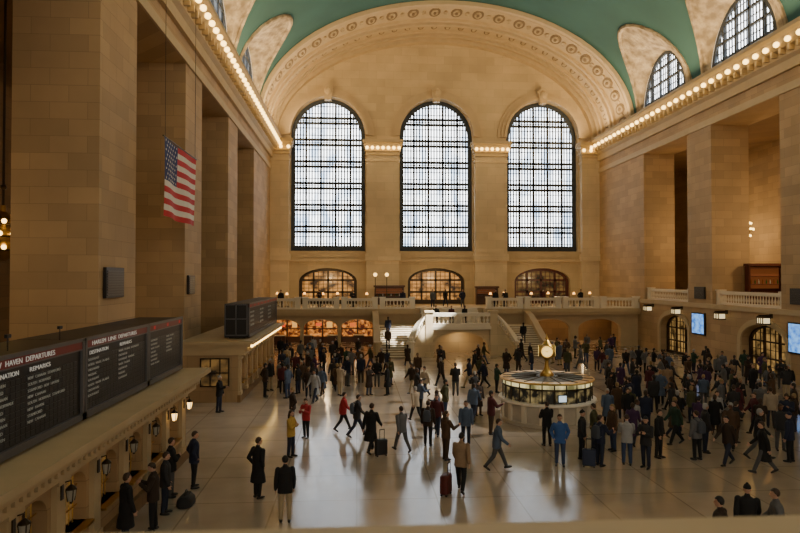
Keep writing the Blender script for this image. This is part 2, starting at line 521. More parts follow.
# arch band in front of the end wall
mb = MB()
def ringseg(y0, y1, t, m, n=48):
    for k in range(n):
        a0 = PI * k / n; a1 = PI * (k + 1) / n
        def p(a, y, i): return (CX + (AX - i) * math.cos(a), y, ZS + (BZ - i) * math.sin(a))
        mb.hexa([p(a0, y0, 0), p(a1, y0, 0), p(a1, y1, 0), p(a0, y1, 0), p(a0, y0, t), p(a1, y0, t), p(a1, y1, t), p(a0, y1, t)], m)
ringseg(60.8, 71, .02, 0)
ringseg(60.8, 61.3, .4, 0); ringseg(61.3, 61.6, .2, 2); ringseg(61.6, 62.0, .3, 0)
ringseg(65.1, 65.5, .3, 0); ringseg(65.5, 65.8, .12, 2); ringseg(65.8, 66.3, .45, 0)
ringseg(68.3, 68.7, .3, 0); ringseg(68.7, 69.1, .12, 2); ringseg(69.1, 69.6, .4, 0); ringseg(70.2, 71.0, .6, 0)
def disc(a, y, L, W, h0, h1, m, n=12):
    nrm = Vector((math.cos(a) / AX, 0, math.sin(a) / BZ)).normalized()
    tg = Vector((-nrm.z, 0, nrm.x)); c = Vector(vp(y, a))
    vs = [c + tg * (L * math.cos(t)) + Vector((0, W * math.sin(t), 0)) - nrm * hh for hh in (h0, h1) for t in [2 * PI * q / n for q in range(n)]]
    mb.add(vs, [tuple(range(n, 2 * n))] + [(q, (q + 1) % n, n + (q + 1) % n, n + q) for q in range(n)], m)
NB = 26
for k in range(NB):
    a = PI * (k + .5) / NB
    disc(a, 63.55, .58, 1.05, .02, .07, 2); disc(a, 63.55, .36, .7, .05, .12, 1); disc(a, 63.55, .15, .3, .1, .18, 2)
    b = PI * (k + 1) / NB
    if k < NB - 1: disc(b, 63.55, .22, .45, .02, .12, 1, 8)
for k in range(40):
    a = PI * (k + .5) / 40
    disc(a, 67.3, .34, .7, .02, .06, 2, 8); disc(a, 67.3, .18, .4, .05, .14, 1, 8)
tag(mb.build('trim_%d' % tn, [STONE_PL, ORN, COFFER]), 'ornamented plaster arch band at the end of the vault', kind='structure'); tn += 1

# cornices with bulbs
bulbm = MB(); bulbm.ball((0, 0, 0), .18, 10, 8)
BULBME = bulbm.mesh('bulb', BULB, smooth=True)
sb = MB(); sb.ball((0, 0, 0), .1, 8, 6)
SBULB = sb.mesh('bulb', BULB, smooth=True)
def cornice_profile(x, s):
    return [(x, 19.7), (x + s * .25, 19.7), (x + s * .25, 20.3), (x + s * .5, 20.5), (x + s * .5, 20.85), (x + s * .8, 20.95), (x + s * 1.0, 21.15), (x + s * 1.0, 21.55), (x + s * 1.25, 21.75), (x + s * 1.25, 22.0), (x, 22.05)]
for x, s, nm in ((XL, 1, 'left'), (XR, -1, 'right')):
    mb = MB()
    mb.prism(cornice_profile(x, s), 'y', YN, YF)
    mb.prism([(x, ZL), (x + s * .12, ZL), (x + s * .12, ZL + .5), (x, ZL + .5)], 'y', YN, YF)
    y = YN
    while y < YF - .3:
        mb.box(min(x + s * .45, x + s * .85), y, 20.6, max(x + s * .45, x + s * .85), y + .22, 20.98)
        y += .8
    o = tag(mb.build('trim_%d' % tn, STONE_PL), 'projecting stone cornice with a row of bare bulbs, %s wall' % nm, kind='structure'); tn += 1
    y = 17.0
    while y < 69.6:
        inst('bulb', BULBME, o, (x + s * 1.13, y, 21.14)); y += 1.05
for xc, w in ((2.83, 1.75), (14.87, 1.75), (XL + 1.2, .8), (XR - 1.2, .8)):
    mb = MB()
    mb.box(xc - w - .1, YF - 1.1, 20.1, xc + w + .1, YF, 20.5)
    mb.box(xc - w - .35, YF - 1.5, 20.95, xc + w + .35, YF, 21.35)
    mb.box(xc - w - .2, YF - 1.3, 20.5, xc + w + .2, YF, 20.95)
    mb.box(xc - w - .45, YF - 1.7, 21.35, xc + w + .45, YF, 21.7)
    o = tag(mb.build('trim_%d' % tn, STONE_PL), 'pilaster cap cornice with bulbs on the end wall', kind='structure'); tn += 1
    n = int(2 * w / .58)
    for k in range(n + 1):
        inst('bulb', BULBME, o, (xc - w + 2 * w * k / n, YF - 1.56, 20.8))

# tall end windows and lower doors
for i, x in enumerate(WX):
    P = lambda u, z, d: (u, YF + .8 - d, z)
    arch_window('window_%d' % (i + 1), x, 4.1, 9.6, 22.4, 4.2, P, 5, 25, 7, 21, .24, .16, GLASS_DAY, fw=.46, whh=.26, fine=IRONB, pair=.29, wfh=.08,
                label='%s of the three tall arched end wall windows' % ('left', 'middle', 'right')[i])
    arch_window('door_%d' % (i + 1), x, 3.2, 3.7, 6.2, 1.5, P, 4, 12, 3, 9, .22, .06, [GLASS_WARM, GLASS_WARM, GLASS_DIM][i], [BRONZE, BRONZE, REDWOOD][i], .35,
                label='%s low arched glazed doorway on the far balcony' % ('left', 'middle', 'right')[i])

# ------------------------------------------------------------------ far balcony
mb = MB()
mb.box(XL, 60.0, 3.2, 5.5, YF, 3.7); mb.box(12.2, 60.0, 3.2, XR, YF, 3.7); mb.box(5.5, 61.5, 3.2, 12.2, YF, 3.7)
for x0, x1 in ((XL, 1.7), (15.7, XR)):
    mb.box(x0, 59.75, 3.35, x1, 60.0, 3.7); mb.box(x0, 59.88, 3.1, x1, 60.2, 3.35)
PB = lambda u, z, t: (u, 60.5 + .6 * t, z)
SHOPX = (-6.9, -3.4, .1)
panel(mb, XL, XR, 0, 3.2, [(x, 1.6, 0, 1.9, .8) for x in SHOPX] + [(18.6, 1.9, 0, 1.7, .95), (23.4, 2.1, 0, 1.7, .95)], PB)
mb.box(XL, 67, 0, XR, 67.4, 3.2, 1)
tag(mb.build('balcony', [STONE_PL, STONE_DK]), 'stone balcony with arched openings below the far windows', 'balcony', kind='structure')

bal = MB()
bal.lathe([(.055, 0), (.055, .04), (.035, .07), (.075, .2), (.07, .3), (.032, .48), (.05, .56), (.055, .6)], n=8)
BALME = bal.mesh('baluster', STONE_LT, smooth=True)
def balustrade(a, b, c, z, axis, label, h=1.0, group=None, n=None):
    loc = (((a + b) / 2, c, z) if axis == 'x' else (c, (a + b) / 2, z))
    t = thing('balustrade', label, 'balustrade', loc, group=group)
    def bx(m, u0, u1, w, z0, z1):
        if axis == 'x': m.box(u0, c - w, z + z0, u1, c + w, z + z1)
        else: m.box(c - w, u0, z + z0, c + w, u1, z + z1)
    m = MB(); bx(m, a, b, .17, h - .2, h); bx(m, a, b, .12, h - .25, h - .2); m.build('rail', STONE_LT, t)
    m = MB(); bx(m, a, b, .17, 0, .15); m.build('plinth', STONE_LT, t)
    for u in (a, b):
        m = MB(); bx(m, u - .25, u + .25, .24, 0, h + .03); bx(m, u - .3, u + .3, .29, h + .03, h + .12); m.build('post', STONE_LT, t)
    n = n or int((b - a - .5) / .3)
    for k in range(n):
        u = a + .4 + (b - a - .8) * k / max(1, n - 1)
        inst('baluster', BALME, t, (u, c, z + .15) if axis == 'x' else (c, u, z + .15))
    return t
LB = [(-9.1, -5.5), (-4.8, -1.9), (-1.2, 1.7), (2.4, 5.2)]
for i, (a, b) in enumerate(LB):
    balustrade(a, b, 60.2, 3.7, 'x', 'pale stone balustrade run on far balcony left of stairs, %s from left wall' % ('first', 'second', 'third', 'fourth')[i], group='far balcony balustrades')
for i, (a, b) in enumerate([(12.5, 15.5), (16.2, 19.2), (19.9, 22.9), (23.6, 26.9)]):
    balustrade(a, b, 60.2, 3.7, 'x', 'pale stone balustrade run on far balcony right of stairs, %s from stairs' % ('first', 'second', 'third', 'fourth')[i], group='far balcony balustrades')
balustrade(51.3, 58.7, XR + .5, 4.6, 'y', 'stone balustrade in the farther upper opening of right wall', group='right wall balustrades')
balustrade(39.7, 47.1, XR + .5, 4.6, 'y', 'stone balustrade in the nearer upper opening of right wall', group='right wall balustrades')

# ------------------------------------------------------------------ grand staircase
st = thing('staircase', 'grand marble double staircase up to the far balcony', 'staircase', (8.85, 55, 0))
mb = MB()
panel(mb, 6.1, 11.6, 0, 2.5, [(8.85, 2.3, 0, .7, 1.3)], lambda u, z, t: (u, 54 + .5 * t, z))
mb.box(6.1, 54.5, 0, 6.5, 59, 2.3); mb.box(11.2, 54.5, 0, 11.6, 59, 2.3); mb.box(6.1, 56.5, 0, 11.6, 57, 2.3)
mb.box(1.9, 57.2, 2.1, 15.8, 59, 2.3); mb.box(6.1, 54.3, 2.3, 11.6, 57.2, 2.5)
mb.box(1.9, 57.3, 0, 6.1, 59, 2.1); mb.box(11.6, 57.3, 0, 15.8, 59, 2.1)
for k in range(14):
    a0 = PI * k / 14; a1 = PI * (k + 1) / 14
    def pt(a, r, y): return (8.85 - (2.3 + r) * math.cos(a), y, .7 + (1.3 + r * .7) * math.sin(a))
    mb.hexa([pt(a0, .0, 53.86), pt(a1, .0, 53.86), pt(a1, 0, 54), pt(a0, 0, 54), pt(a0, .28, 53.86), pt(a1, .28, 53.86), pt(a1, .28, 54), pt(a0, .28, 54)])
mb.build('landing', STONE_PIL, st)
def sweep(q, s):
    x = (11.6 if s > 0 else 6.1) + s * 1.75 * math.sin(q * PI / 2)
    return x, 54.0 - 2.0 * (1 - math.cos(q * PI / 2)), 3.65 - 2.3 * (q * q * (3 - 2 * q)) ** .85
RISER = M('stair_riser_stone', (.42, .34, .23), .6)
for s in (-1, 1):
    mb = MB()
    for k in range(14):
        y = 52.4 + .35 * k
        if y >= 54: xi = 11.6 if s > 0 else 6.1
        else: xi = (11.6 if s > 0 else 6.1) + s * 1.75 * math.sin(math.acos(max(0, 1 - (54 - y) / 2.0)))
        xo = 15.8 if s > 0 else 1.9
        zt = (k + 1) * 2.3 / 14
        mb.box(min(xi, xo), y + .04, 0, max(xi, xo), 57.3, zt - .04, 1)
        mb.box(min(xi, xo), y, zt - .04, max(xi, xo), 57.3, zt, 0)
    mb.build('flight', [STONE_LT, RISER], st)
    N = 18
    solid = MB(); rail = MB()
    for k in range(N):
        A = sweep(k / N, s); B = sweep((k + 1) / N, s)
        def off(P, q, w):
            e = .01
            p0 = sweep(max(0, q - e), s); p1 = sweep(min(1, q + e), s)
            d = Vector((p1[0] - p0[0], p1[1] - p0[1], 0)).normalized()
            return P[0] - d.y * w, P[1] + d.x * w
        def seg(m, z0a, z1a, z0b, z1b, w):
            a0 = off(A, k / N, -w); a1 = off(A, k / N, w); b0 = off(B, (k + 1) / N, -w); b1 = off(B, (k + 1) / N, w)
            m.hexa([(*a0, z0a), (*b0, z0b), (*b1, z0b), (*a1, z0a), (*a0, z1a), (*b0, z1b), (*b1, z1b), (*a1, z1a)])
        seg(solid, 0, A[2] - .72, 0, B[2] - .72, .24)
        seg(rail, A[2] - .24, A[2], B[2] - .24, B[2], .24)
    solid.build('parapet', STONE_PIL, st)
    rail.build('handrail', STONE_LT, st)
    for k in range(10):
        x, y, z = sweep((k + .5) / 10.3, s)
        inst('baluster', BALME, st, (x, y, z - .73), 0, (1.5, 1.5, .85))
    x, y, z = sweep(1, s)
    mb = MB(); mb.lathe([(.3, 0), (.3, 1.25), (.38, 1.3), (.38, 1.42), (.14, 1.46), (.22, 1.6), (.18, 1.76), (.02, 1.84)], (x, y - .1, 0), 12); mb.build('newel_post', STONE_LT, st, True)
    xc = 11.6 if s > 0 else 6.1
    mb = MB(); mb.box(xc - .32, 53.66, 0, xc + .32, 54.3, 3.68); mb.box(xc - .4, 53.58, 3.68, xc + .4, 54.38, 3.84); mb.box(xc - .38, 53.6, 0, xc + .38, 54.36, .35); mb.build('corner_pier', STONE_PIL, st)
mb = MB()
for k in range(8): mb.box(6.1, 59 + .31 * k, 2.3, 11.6, 61.5, 2.3 + (k + 1) * 1.4 / 8)
mb.build('flight', STONE_LT, st)
for x0 in (1.5, 15.8):
    mb = MB()
    prof = [(52.2 + 7.8 * q, 1.0 + 2.4 * (q * q * (3 - 2 * q)) ** .9) for q in [k / 12 for k in range(13)]]
    mb.prism([(52.2, 0)] + prof + [(60, 0)], 'x', x0, x0 + .4)
    mb.prism([(y, z) for y, z in prof] + [(y, z + .13) for y, z in reversed(prof)], 'x', x0 - .08, x0 + .48)
    mb.lathe([(.3, 0), (.3, 1.25), (.36, 1.3), (.36, 1.4), (.1, 1.45)], (x0 + .2, 52.1, 0), 12)
    mb.build('outer_parapet', STONE_PL, st)
def bow(u): return 54.0 - .3 * math.cos((u - 8.85) / 2.75 * PI / 2)
for nm, z0, z1, w in (('landing_rail', 3.36, 3.65, .24), ('landing_plinth', 2.5, 2.76, .24)):
    mb = MB()
    up = [(6.1 + 5.5 * k / 16, bow(6.1 + 5.5 * k / 16) - w) for k in range(17)]
    mb.prism(up + [(x, y + 2 * w) for x, y in reversed(up)], 'z', z0, z1)
    mb.build(nm, STONE_LT, st)
mb = MB(); mb.prism([(6.1 + 5.5 * k / 16, bow(6.1 + 5.5 * k / 16) - .3) for k in range(17)] + [(11.6, 54.4), (6.1, 54.4)], 'z', 2.25, 2.52); mb.build('landing_lip', STONE_LT, st)
for k in range(14):
    u = 6.6 + 4.5 * k / 13
    inst('baluster', BALME, st, (u, bow(u), 2.76), 0, (1.5, 1.5, 1.0))

# ------------------------------------------------------------------ ticket counters + departure boards
def make_lantern(glass, label, group):
    t = thing('wall_lantern', label, 'lantern', (0, 0, 0), 0, group)
    m = MB(); m.box(0, -.05, -.1, .03, .05, .3); m.tube((.02, 0, .25), (.2, 0, .3), .014); m.tube((.2, 0, .3), (.2, 0, .2), .012); m.build('bracket', BRONZE, t)
    m = MB(); m.lathe([(.02, .22), (.055, .19), (.115, .135), (.115, .115)], (.2, 0, 0), 8); m.build('cap', BRONZE, t)
    m = MB(); m.lathe([(.1, .115), (.09, 0), (.06, -.12), (.015, -.14)], (.2, 0, 0), 8); m.build('glass', glass, t, True)
    m = MB()
    for k in range(4):
        a = PI / 4 + k * PI / 2
        m.tube((.2 + .108 * math.cos(a), .108 * math.sin(a), .12), (.2 + .07 * math.cos(a), .07 * math.sin(a), -.13), .012, n=5)
    m.ball((.2, 0, -.16), .03); m.build('cage', BRONZE, t)
    return t
XF = -6.3
def ticket_counter(y0, y1, pil, label):
    t = thing('ticket_counter', label, 'ticket counter', (XF - 1.5, (y0 + y1) / 2, 0))
    wins = [((a + b) / 2, (b - a) / 2 - .36, .98, 1.8, .42) for a, b in zip(pil, pil[1:])]
    m = MB()
    panel(m, y0, y1, 0, 2.5, wins, lambda u, z, q: (XF - .35 * q, u, z))
    m.box(XL + .02, y0, 0, XF - .36, y0 + .3, 3.0); m.box(XL + .02, y1 - .3, 0, XF - .36, y1, 3.0)
    m.build('body', STONE, t)
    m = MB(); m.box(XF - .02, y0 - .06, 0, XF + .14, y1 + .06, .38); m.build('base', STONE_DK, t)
    m = MB()
    m.box(XL + .02, y0 - .1, 2.5, XF + .35, y1 + .1, 2.8)
    m.box(XL + .02, y0 - .14, 2.8, XF + .5, y1 + .14, 2.95)
    m.box(XL + .02, y0 - .2, 2.95, XF + .62, y1 + .2, 3.08)
    m.box(XL + .02, y0 - .32, 3.08, XF + .84, y1 + .32, 3.24)
    k = y0
    while k < y1:
        m.box(XF + .35, k, 2.68, XF + .48, k + .12, 2.8); k += .26
    m.build('canopy', STONE_PL, t)
    for p in pil:
        m = MB(); m.box(XF - .05, p - .2, .38, XF + .12, p + .2, 2.3); m.box(XF - .05, p - .27, 2.3, XF + .2, p + .27, 2.5); m.box(XF - .05, p - .26, .38, XF + .16, p + .26, .55)
        m.build('pilaster', STONE_PL, t)
    for uc, hw, zb, zs, rise in wins:
        m = MB()
        m.add([(XF - .3, uc - hw * math.cos(R(a)), zs + rise * math.sin(R(a))) for a in range(0, 181, 15)] + [(XF - .3, uc + hw, zb), (XF - .3, uc - hw, zb)], [tuple(range(15))])
        w = m.build('ticket_window', GLASS_DIM, t)
        m = MB()
        for k in range(1, 6):
            u = uc - hw + 2 * hw * k / 6
            m.tube((XF - .22, u, zb), (XF - .22, u, zs + rise * math.sqrt(1 - ((u - uc) / hw) ** 2) - .02), .016, n=5)
        for z in (zb + .35, zs): m.tube((XF - .22, uc - hw, z), (XF - .22, uc + hw, z), .02, n=5)
        m.box(XF - .3, uc - hw - .02, zb - .06, XF + .2, uc + hw + .02, zb)
        m.build('grille', BRASS, w)
    return t
PIL1 = [2.55 + 1.9 * k for k in range(12)]
ticket_counter(1.8, 24.2, PIL1, 'long stone ticket counter with arched brass-grilled windows, left foreground')
PIL2 = [34.9, 36.8, 38.7, 40.6, 42.5, 44.4, 46.3, 48.2]
farc = ticket_counter(34.6, 48.5, PIL2, 'second stone ticket counter farther along the left wall')
ld = make_lantern(LAMPD, 'unlit', 'lanterns along the near ticket counter')
ll = make_lantern(LAMPG, 'lit', 'lanterns along the near ticket counter')
ordn = ['first', 'second', 'third', 'fourth', 'fifth', 'sixth', 'seventh']
for i, y in enumerate(PIL1[5:10]):
    lb = 'dim bronze lantern on near ticket counter, %s pilaster from the left frame edge' % ordn[i]
    if i == 0: ld.location = (XF + .12, y, 2.05); ld['label'] = lb
    else: dup(ld, (XF + .12, y, 2.05), 0, lb)
ll.location = (XF + .12, PIL1[10], 2.05); ll['label'] = 'glowing bronze lantern on near ticket counter, nearer of the two lit ones'
dup(ll, (XF + .12, PIL1[11], 2.05), 0, 'glowing bronze lantern at the far end of the near ticket counter')
for k in range(16): inst('bulb', SBULB, farc, (XF + .66, 35.0 + k * .85, 2.96))
mb = MB(); mb.box(-8.2, 34.5, .9, -6.8, 34.58, 2.3); e = mb.build('end_window', GLASS_DIM, farc)
mb = MB()
for x in (-8.25, -7.75, -7.25, -6.8): mb.box(x, 34.44, .85, x + .06, 34.56, 2.35)
for z in (.85, 1.55, 2.3): mb.box(-8.25, 34.44, z, -6.74, 34.56, z + .06)
mb.build('window_frame', BRONZE, e)

def text(parent, s, y, z, x, h, mat=WHITE, width=None, name='lettering'):
    unit = (width or len(s) * h * .9) / len(s)
    i = 0
    for wd in s.split(' '):
        cu = bpy.data.curves.new('t', 'FONT'); cu.body = wd; cu.size = h * 1.4; cu.extrude = .004
        ob = bpy.data.objects.new('t', cu); COL.objects.link(ob)
        bpy.context.view_layer.update()
        me = bpy.data.meshes.new_from_object(ob.evaluated_get(bpy.context.evaluated_depsgraph_get()))
        bpy.data.objects.remove(ob); bpy.data.curves.remove(cu)
        xs = [v.co.x for v in me.vertices]
        k = (len(wd) - .12) * unit / (max(xs) - min(xs)); x0 = min(xs)
        for v in me.vertices:
            a, b, c = v.co
            v.co = (c, (a - x0) * k, b)
        me.materials.clear(); me.materials.append(mat); me.name = name
        o = bpy.data.objects.new(name, me); COL.objects.link(o)
        o.parent = parent; o.location = Vector((x, y + i * unit, z)) - wl(parent)
        i += len(wd) + 1
FRG = M('board_frame_grey', (.13, .13, .14), .4, .5)
REDL = M('red_accent', (.5, .02, .02), .5, es=.3)
def board(y0, y1, label, headers, rows, nrow=10, X=-6.4, dep=1.5):
    t = thing('departure_board', label, 'departure board', ((X - .7), (y0 + y1) / 2, 3.24))
    m = MB(); m.box(X - dep, y0, 3.3, X, y1, 5.17); m.build('case', BLACK, t)
    for y in (y0 + .4, y1 - .4):
        m = MB(); m.box(X - dep + .2, y - .15, 3.24, X - .2, y + .15, 3.3); m.build('foot', BRONZE, t)
    m = MB(); m.box(X, y0, 4.95, X + .04, y1, 5.12); m.build('header', MAROON, t)
    m = MB()
    for y in (y0, y1 - .1): m.box(X, y, 3.3, X + .06, y + .1, 5.17)
    m.box(X, y0, 3.3, X + .06, y1, 3.46); m.box(X, y0, 5.12, X + .06, y1, 5.2)
    m.box(X, y0, 4.92, X + .05, y1, 4.95)
    m.build('frame', FRG, t)
    if not headers:
        y = y0 + .5
        while y < y1 - .4:
            m = MB(); m.box(X + .04, y, 4.99, X + .05, y + .16, 5.09); m.build('red_track_marker', REDL, t); y += 1.4
    m = MB()
    for r in range(nrow):
        z = 3.5 + r * .122
        y = y0 + .16
        while y + .2 < y1 - .12:
            m.box(X, y, z, X + .012, y + .17, z + .1); y += .19
    m.build('flap_tiles', BOARD, t)
    for s, y, z, w, h, mt in headers: text(t, s, y, z, X + .05, h, mt, w)
    for s, y, z, w, h in rows: text(t, s, y, z, X + .018, h, DIMW, w)
    return t
rz = [4.613 - .122 * k for k in range(10)]
rh = .06
def rws(y, names): return [(a, y, rz[i], len(a) * .072, rh) for i, a in enumerate(names)]
board(4.0, 15.45, 'near black split-flap board headed NEW HAVEN DEPARTURES', [('NEW HAVEN DEPARTURES', 11.6, 4.985, 2.4, .105, WHITE), ('DESTINATION', 11.5, 4.775, 1.05, .09, WHITE), ('REMARKS', 12.95, 4.775, .85, .09, WHITE)],
      rws(11.5, ('NEW HAVEN', 'STAMFORD', 'NEW CANAAN', 'SOUTH NORWALK', 'STAMFORD', 'NEW HAVEN', 'NEW CANAAN', 'STAMFORD', 'NEW HAVEN')) +
      rws(12.95, ('NEW CANAAN STAMFORD', 'SOUTH NORWALK', 'STAMFORD NEW HAVEN', 'NEW CANAAN', 'SOUTH NORWALK STAMFORD', 'NEW HAVEN', 'STAMFORD', 'NEW CANAAN')))
board(15.5, 20.05, 'black split-flap board headed HARLEM LINE DEPARTURES', [('HARLEM LINE DEPARTURES', 15.9, 4.985, 3.1, .105, WHITE), ('DESTINATION', 15.75, 4.775, 1.15, .09, WHITE), ('REMARKS', 17.7, 4.775, .9, .09, WHITE)],
      rws(15.75, ('SOUTHEAST', 'NORTH WHITE PLAINS', 'CRESTWOOD', 'WASSAIC', 'SOUTHEAST', 'NORTH WHITE PLAINS', 'CRESTWOOD', 'SOUTHEAST')) +
      rws(17.7, ('WHITE PLAINS SOUTHEAST', 'CRESTWOOD', 'SOUTHEAST WASSAIC', 'WHITE PLAINS', 'CRESTWOOD', 'WASSAIC', 'SOUTHEAST')))
board(20.1, 23.9, 'black split-flap board at the far end of near counter, next to HARLEM board', [],
      rws(20.4, ('CRESTWOOD', 'SOUTHEAST', 'WHITE PLAINS', 'WASSAIC', 'CRESTWOOD', 'SOUTHEAST', 'WHITE PLAINS')) + rws(22.0, ('WHITE PLAINS', 'CRESTWOOD', 'SOUTHEAST', 'WASSAIC', 'CRESTWOOD')))
fb = board(36.0, 48.2, 'long black departure board on top of the second ticket counter', [],
           [(a, 36.6 + 3.6 * c, rz[i * 2], len(a) * .15, .12) for c in range(3) for i, a in enumerate(('NEW HAVEN', 'STAMFORD', 'SOUTHEAST', 'CRESTWOOD'))], X=-6.0, dep=1.3)
mb = MB()
for x in (-7.3, -6.7, -6.1): mb.box(x, 35.94, 3.4, x + .06, 36.0, 5.15)
for z in (3.4, 4.3, 5.09): mb.box(-7.3, 35.94, z, -6.04, 36.0, z + .06)
mb.build('end_frame', FRG, fb)
for i, (y, lb) in enumerate(((13.0, 'thin black camera pole above NEW HAVEN board'), (15.2, 'thin black camera pole above the gap before HARLEM board'))):
    t = thing('camera_pole', lb, 'camera pole', (-6.8, y, 5.175))
    m = MB(); m.tube((-6.8, y, 5.175), (-6.8, y, 5.45), .012); m.build('pole', BLACK, t)
    m = MB(); m.box(-6.83, y - .07, 5.43, -6.77, y + .07, 5.5); m.tube((-6.8, y + .07, 5.465), (-6.8, y + .1, 5.465), .022); m.build('camera_body', BLACK, t)

# black grilles on piers
for x, y0, y1, z0, z1, lb in ((XL + .02, 24.4, 26.2, 5.85, 7.0, 'black speaker panel on the nearest left pier'), (XL + .02, 36.1, 37.4, 5.7, 6.75, 'black speaker panel on the second left pier'),
                              (XR - .02, 48.3, 49.8, 4.95, 5.9, 'small black speaker panel on right pier above the blue screen'), (XR - .02, 37.0, 38.4, 4.95, 5.95, 'small black speaker panel on the right pier at frame edge')):
    s = 1 if x < 0 else -1
    t = thing('speaker_panel', lb, 'speaker', (x, (y0 + y1) / 2, z0))
    m = MB(); m.box(min(x, x + s * .12), y0, z0, max(x, x + s * .12), y1, z1); m.build('case', BLACK, t)
    m = MB()
    k = z0 + .08
    while k < z1 - .08:
        m.box(min(x + s * .12, x + s * .15), y0 + .08, k, max(x + s * .12, x + s * .15), y1 - .08, k + .05); k += .1
    m.build('grille', BOARD, t)

# ------------------------------------------------------------------ flag
FX, FY0, FY1, FZ0, FZ1 = -8.5, 28.75, 34.4, 9.35, 12.85
fl = thing('flag', 'large American flag hanging beside the left wall', 'flag', (FX, (FY0 + FY1) / 2, FZ0))
RED = M('flag_red', (.50, .02, .028), .8); FWH = M('flag_white', (.70, .66, .60), .8); FBL = M('flag_blue', (.018, .03, .13), .8)
mb = MB(); NU = 40
def fpnt(u, v): return (FX + .10 * math.sin(u * 11 + v * 1.5) * (.3 + .7 * (1 - v)), FY0 + (FY1 - FY0) * u, FZ0 + (FZ1 - FZ0) * v - .05 * math.sin(u * PI))
for r in range(13):
    for c in range(NU):
        u0, u1, v0, v1 = c / NU, (c + 1) / NU, r / 13, (r + 1) / 13
        m = 2 if (u0 < .4 - 1e-6 and r >= 6) else (0 if r % 2 == 0 else 1)
        mb.quad(fpnt(u0, v0), fpnt(u1, v0), fpnt(u1, v1), fpnt(u0, v1), m)
mb.build('cloth', [RED, FWH, FBL], fl)
mb = MB()
for r in range(9):
    for c in range(6 if r % 2 == 0 else 5):
        u = .4 * ((c + .5) / 6 if r % 2 == 0 else (c + 1) / 6); v = 6 / 13 + 7 / 13 * (r + .5) / 9
        cx, cy, cz = fpnt(u, v)
        pts = []
        for k in range(10):
            rr = .085 if k % 2 == 0 else .035
            pts.append((cx + .012, cy + rr * math.sin(k * PI / 5), cz + rr * math.cos(k * PI / 5)))
        mb.add(pts, [tuple(range(10))])
mb.build('stars', FWH, fl)
mb = MB(); mb.tube((FX, FY0 - .1, FZ1 + .02), (FX, FY1 + .1, FZ1 + .02), .035); mb.build('rod', BRONZE, fl)
for y in (FY0 + .2, FY1 - .2):
    mb = MB(); mb.tube((FX, y, FZ1), (FX, y, 21.0), .012, n=5); mb.build('cable', BLACK, fl)

# ------------------------------------------------------------------ information booth with clock
BX, BY = 8.9, 29.6
bo = thing('information_booth', 'round marble and glass information booth in mid concourse', 'booth', (BX, BY, 0))
c0 = (BX, BY, 0)
mb = MB(); mb.lathe([(2.16, 0), (2.16, .14), (2.06, .18), (2.06, .92), (2.12, .96)], c0, 48); mb.build('base', M('booth_marble', (.50, .44, .35), .35, var=.2, vs=3), bo, True)
for k in range(16):
    a = 2 * PI * k / 16
    ca, sa = math.cos(a), math.sin(a)
    def q(r, t, z): return (BX + r * ca - t * sa, BY + r * sa + t * ca, z)
    mb = MB(); mb.hexa([q(2.0, -.11, .14), q(2.15, -.11, .14), q(2.15, .11, .14), q(2.0, .11, .14), q(2.0, -.11, .94), q(2.15, -.11, .94), q(2.15, .11, .94), q(2.0, .11, .94)])
    mb.build('pilaster', STONE_LT, bo)
mb = MB(); mb.lathe([(1.7, .94), (2.24, .94), (2.26, .98), (2.24, 1.06), (1.7, 1.06)], c0, 48); mb.build('counter', M('booth_counter_marble', (.85, .78, .66), .3), bo, True)
mb = MB(); mb.lathe([(2.0, 1.06), (2.0, 1.66)], c0, 48); mb.build('glazing', glassmat('booth_glass', (.010, .009, .006), (.75, .55, .22), .45, (3.2, 3.2, 2.6), .48, .72), bo, True)
mb = MB(); mb.lathe([(2.04, 1.68), (2.04, 1.9)], c0, 48); mb.build('lit_frieze', glassmat('booth_frieze_glass', (.16, .14, .05), (.95, .78, .36), 1.1, (1.5, 1.5, 1), .36, .60), bo, True)
for k in range(24):
    a = 2 * PI * (k + .5) / 24
    mb = MB(); mb.tube((BX + 2.04 * math.cos(a), BY + 2.04 * math.sin(a), 1.05), (BX + 2.04 * math.cos(a), BY + 2.04 * math.sin(a), 1.92), .03, n=6); mb.build('mullion', BRONZE, bo)
mb = MB(); mb.lathe([(1.98, 1.63), (2.09, 1.63), (2.09, 1.70), (1.98, 1.70)], c0, 48); mb.build('transom', BRONZE, bo, True)
mb = MB(); mb.lathe([(1.9, 1.89), (2.14, 1.89), (2.17, 1.93), (2.14, 1.97), (1.9, 1.98)], c0, 48); mb.build('cornice', BRASS, bo, True)
mb = MB(); mb.lathe([(2.1, 1.96), (1.2, 2.0), (.55, 2.02), (.0, 2.02)], c0, 48); mb.build('roof', M('booth_roof', (.05, .05, .034), .6), bo, True)
for k in range(16):
    a = 2 * PI * k / 16
    mb = MB(); mb.tube((BX + 2.08 * math.cos(a), BY + 2.08 * math.sin(a), 1.98), (BX + .5 * math.cos(a), BY + .5 * math.sin(a), 2.03), .022, n=5); mb.build('roof_rib', BRONZE, bo)
a = -88
ca, sa = math.cos(R(a)), math.sin(R(a))
def q(r, t, z): return (BX + r * ca - t * sa, BY + r * sa + t * ca, z)
mb = MB(); mb.hexa([q(2.0, -.2, 1.15), q(2.09, -.2, 1.15), q(2.09, .2, 1.15), q(2.0, .2, 1.15), q(2.0, -.2, 1.48), q(2.09, -.2, 1.48), q(2.09, .2, 1.48), q(2.0, .2, 1.48)])
sc = mb.build('screen', BLACK, bo)
mb = MB(); mb.hexa([q(2.09, -.17, 1.18), q(2.1, -.17, 1.18), q(2.1, .17, 1.18), q(2.09, .17, 1.18), q(2.09, -.17, 1.45), q(2.1, -.17, 1.45), q(2.1, .17, 1.45), q(2.09, .17, 1.45)])
mb.build('display', M('pale_screen', (.5, .6, .65), .4, es=1.0, ecol=(.7, .85, .95)), sc)
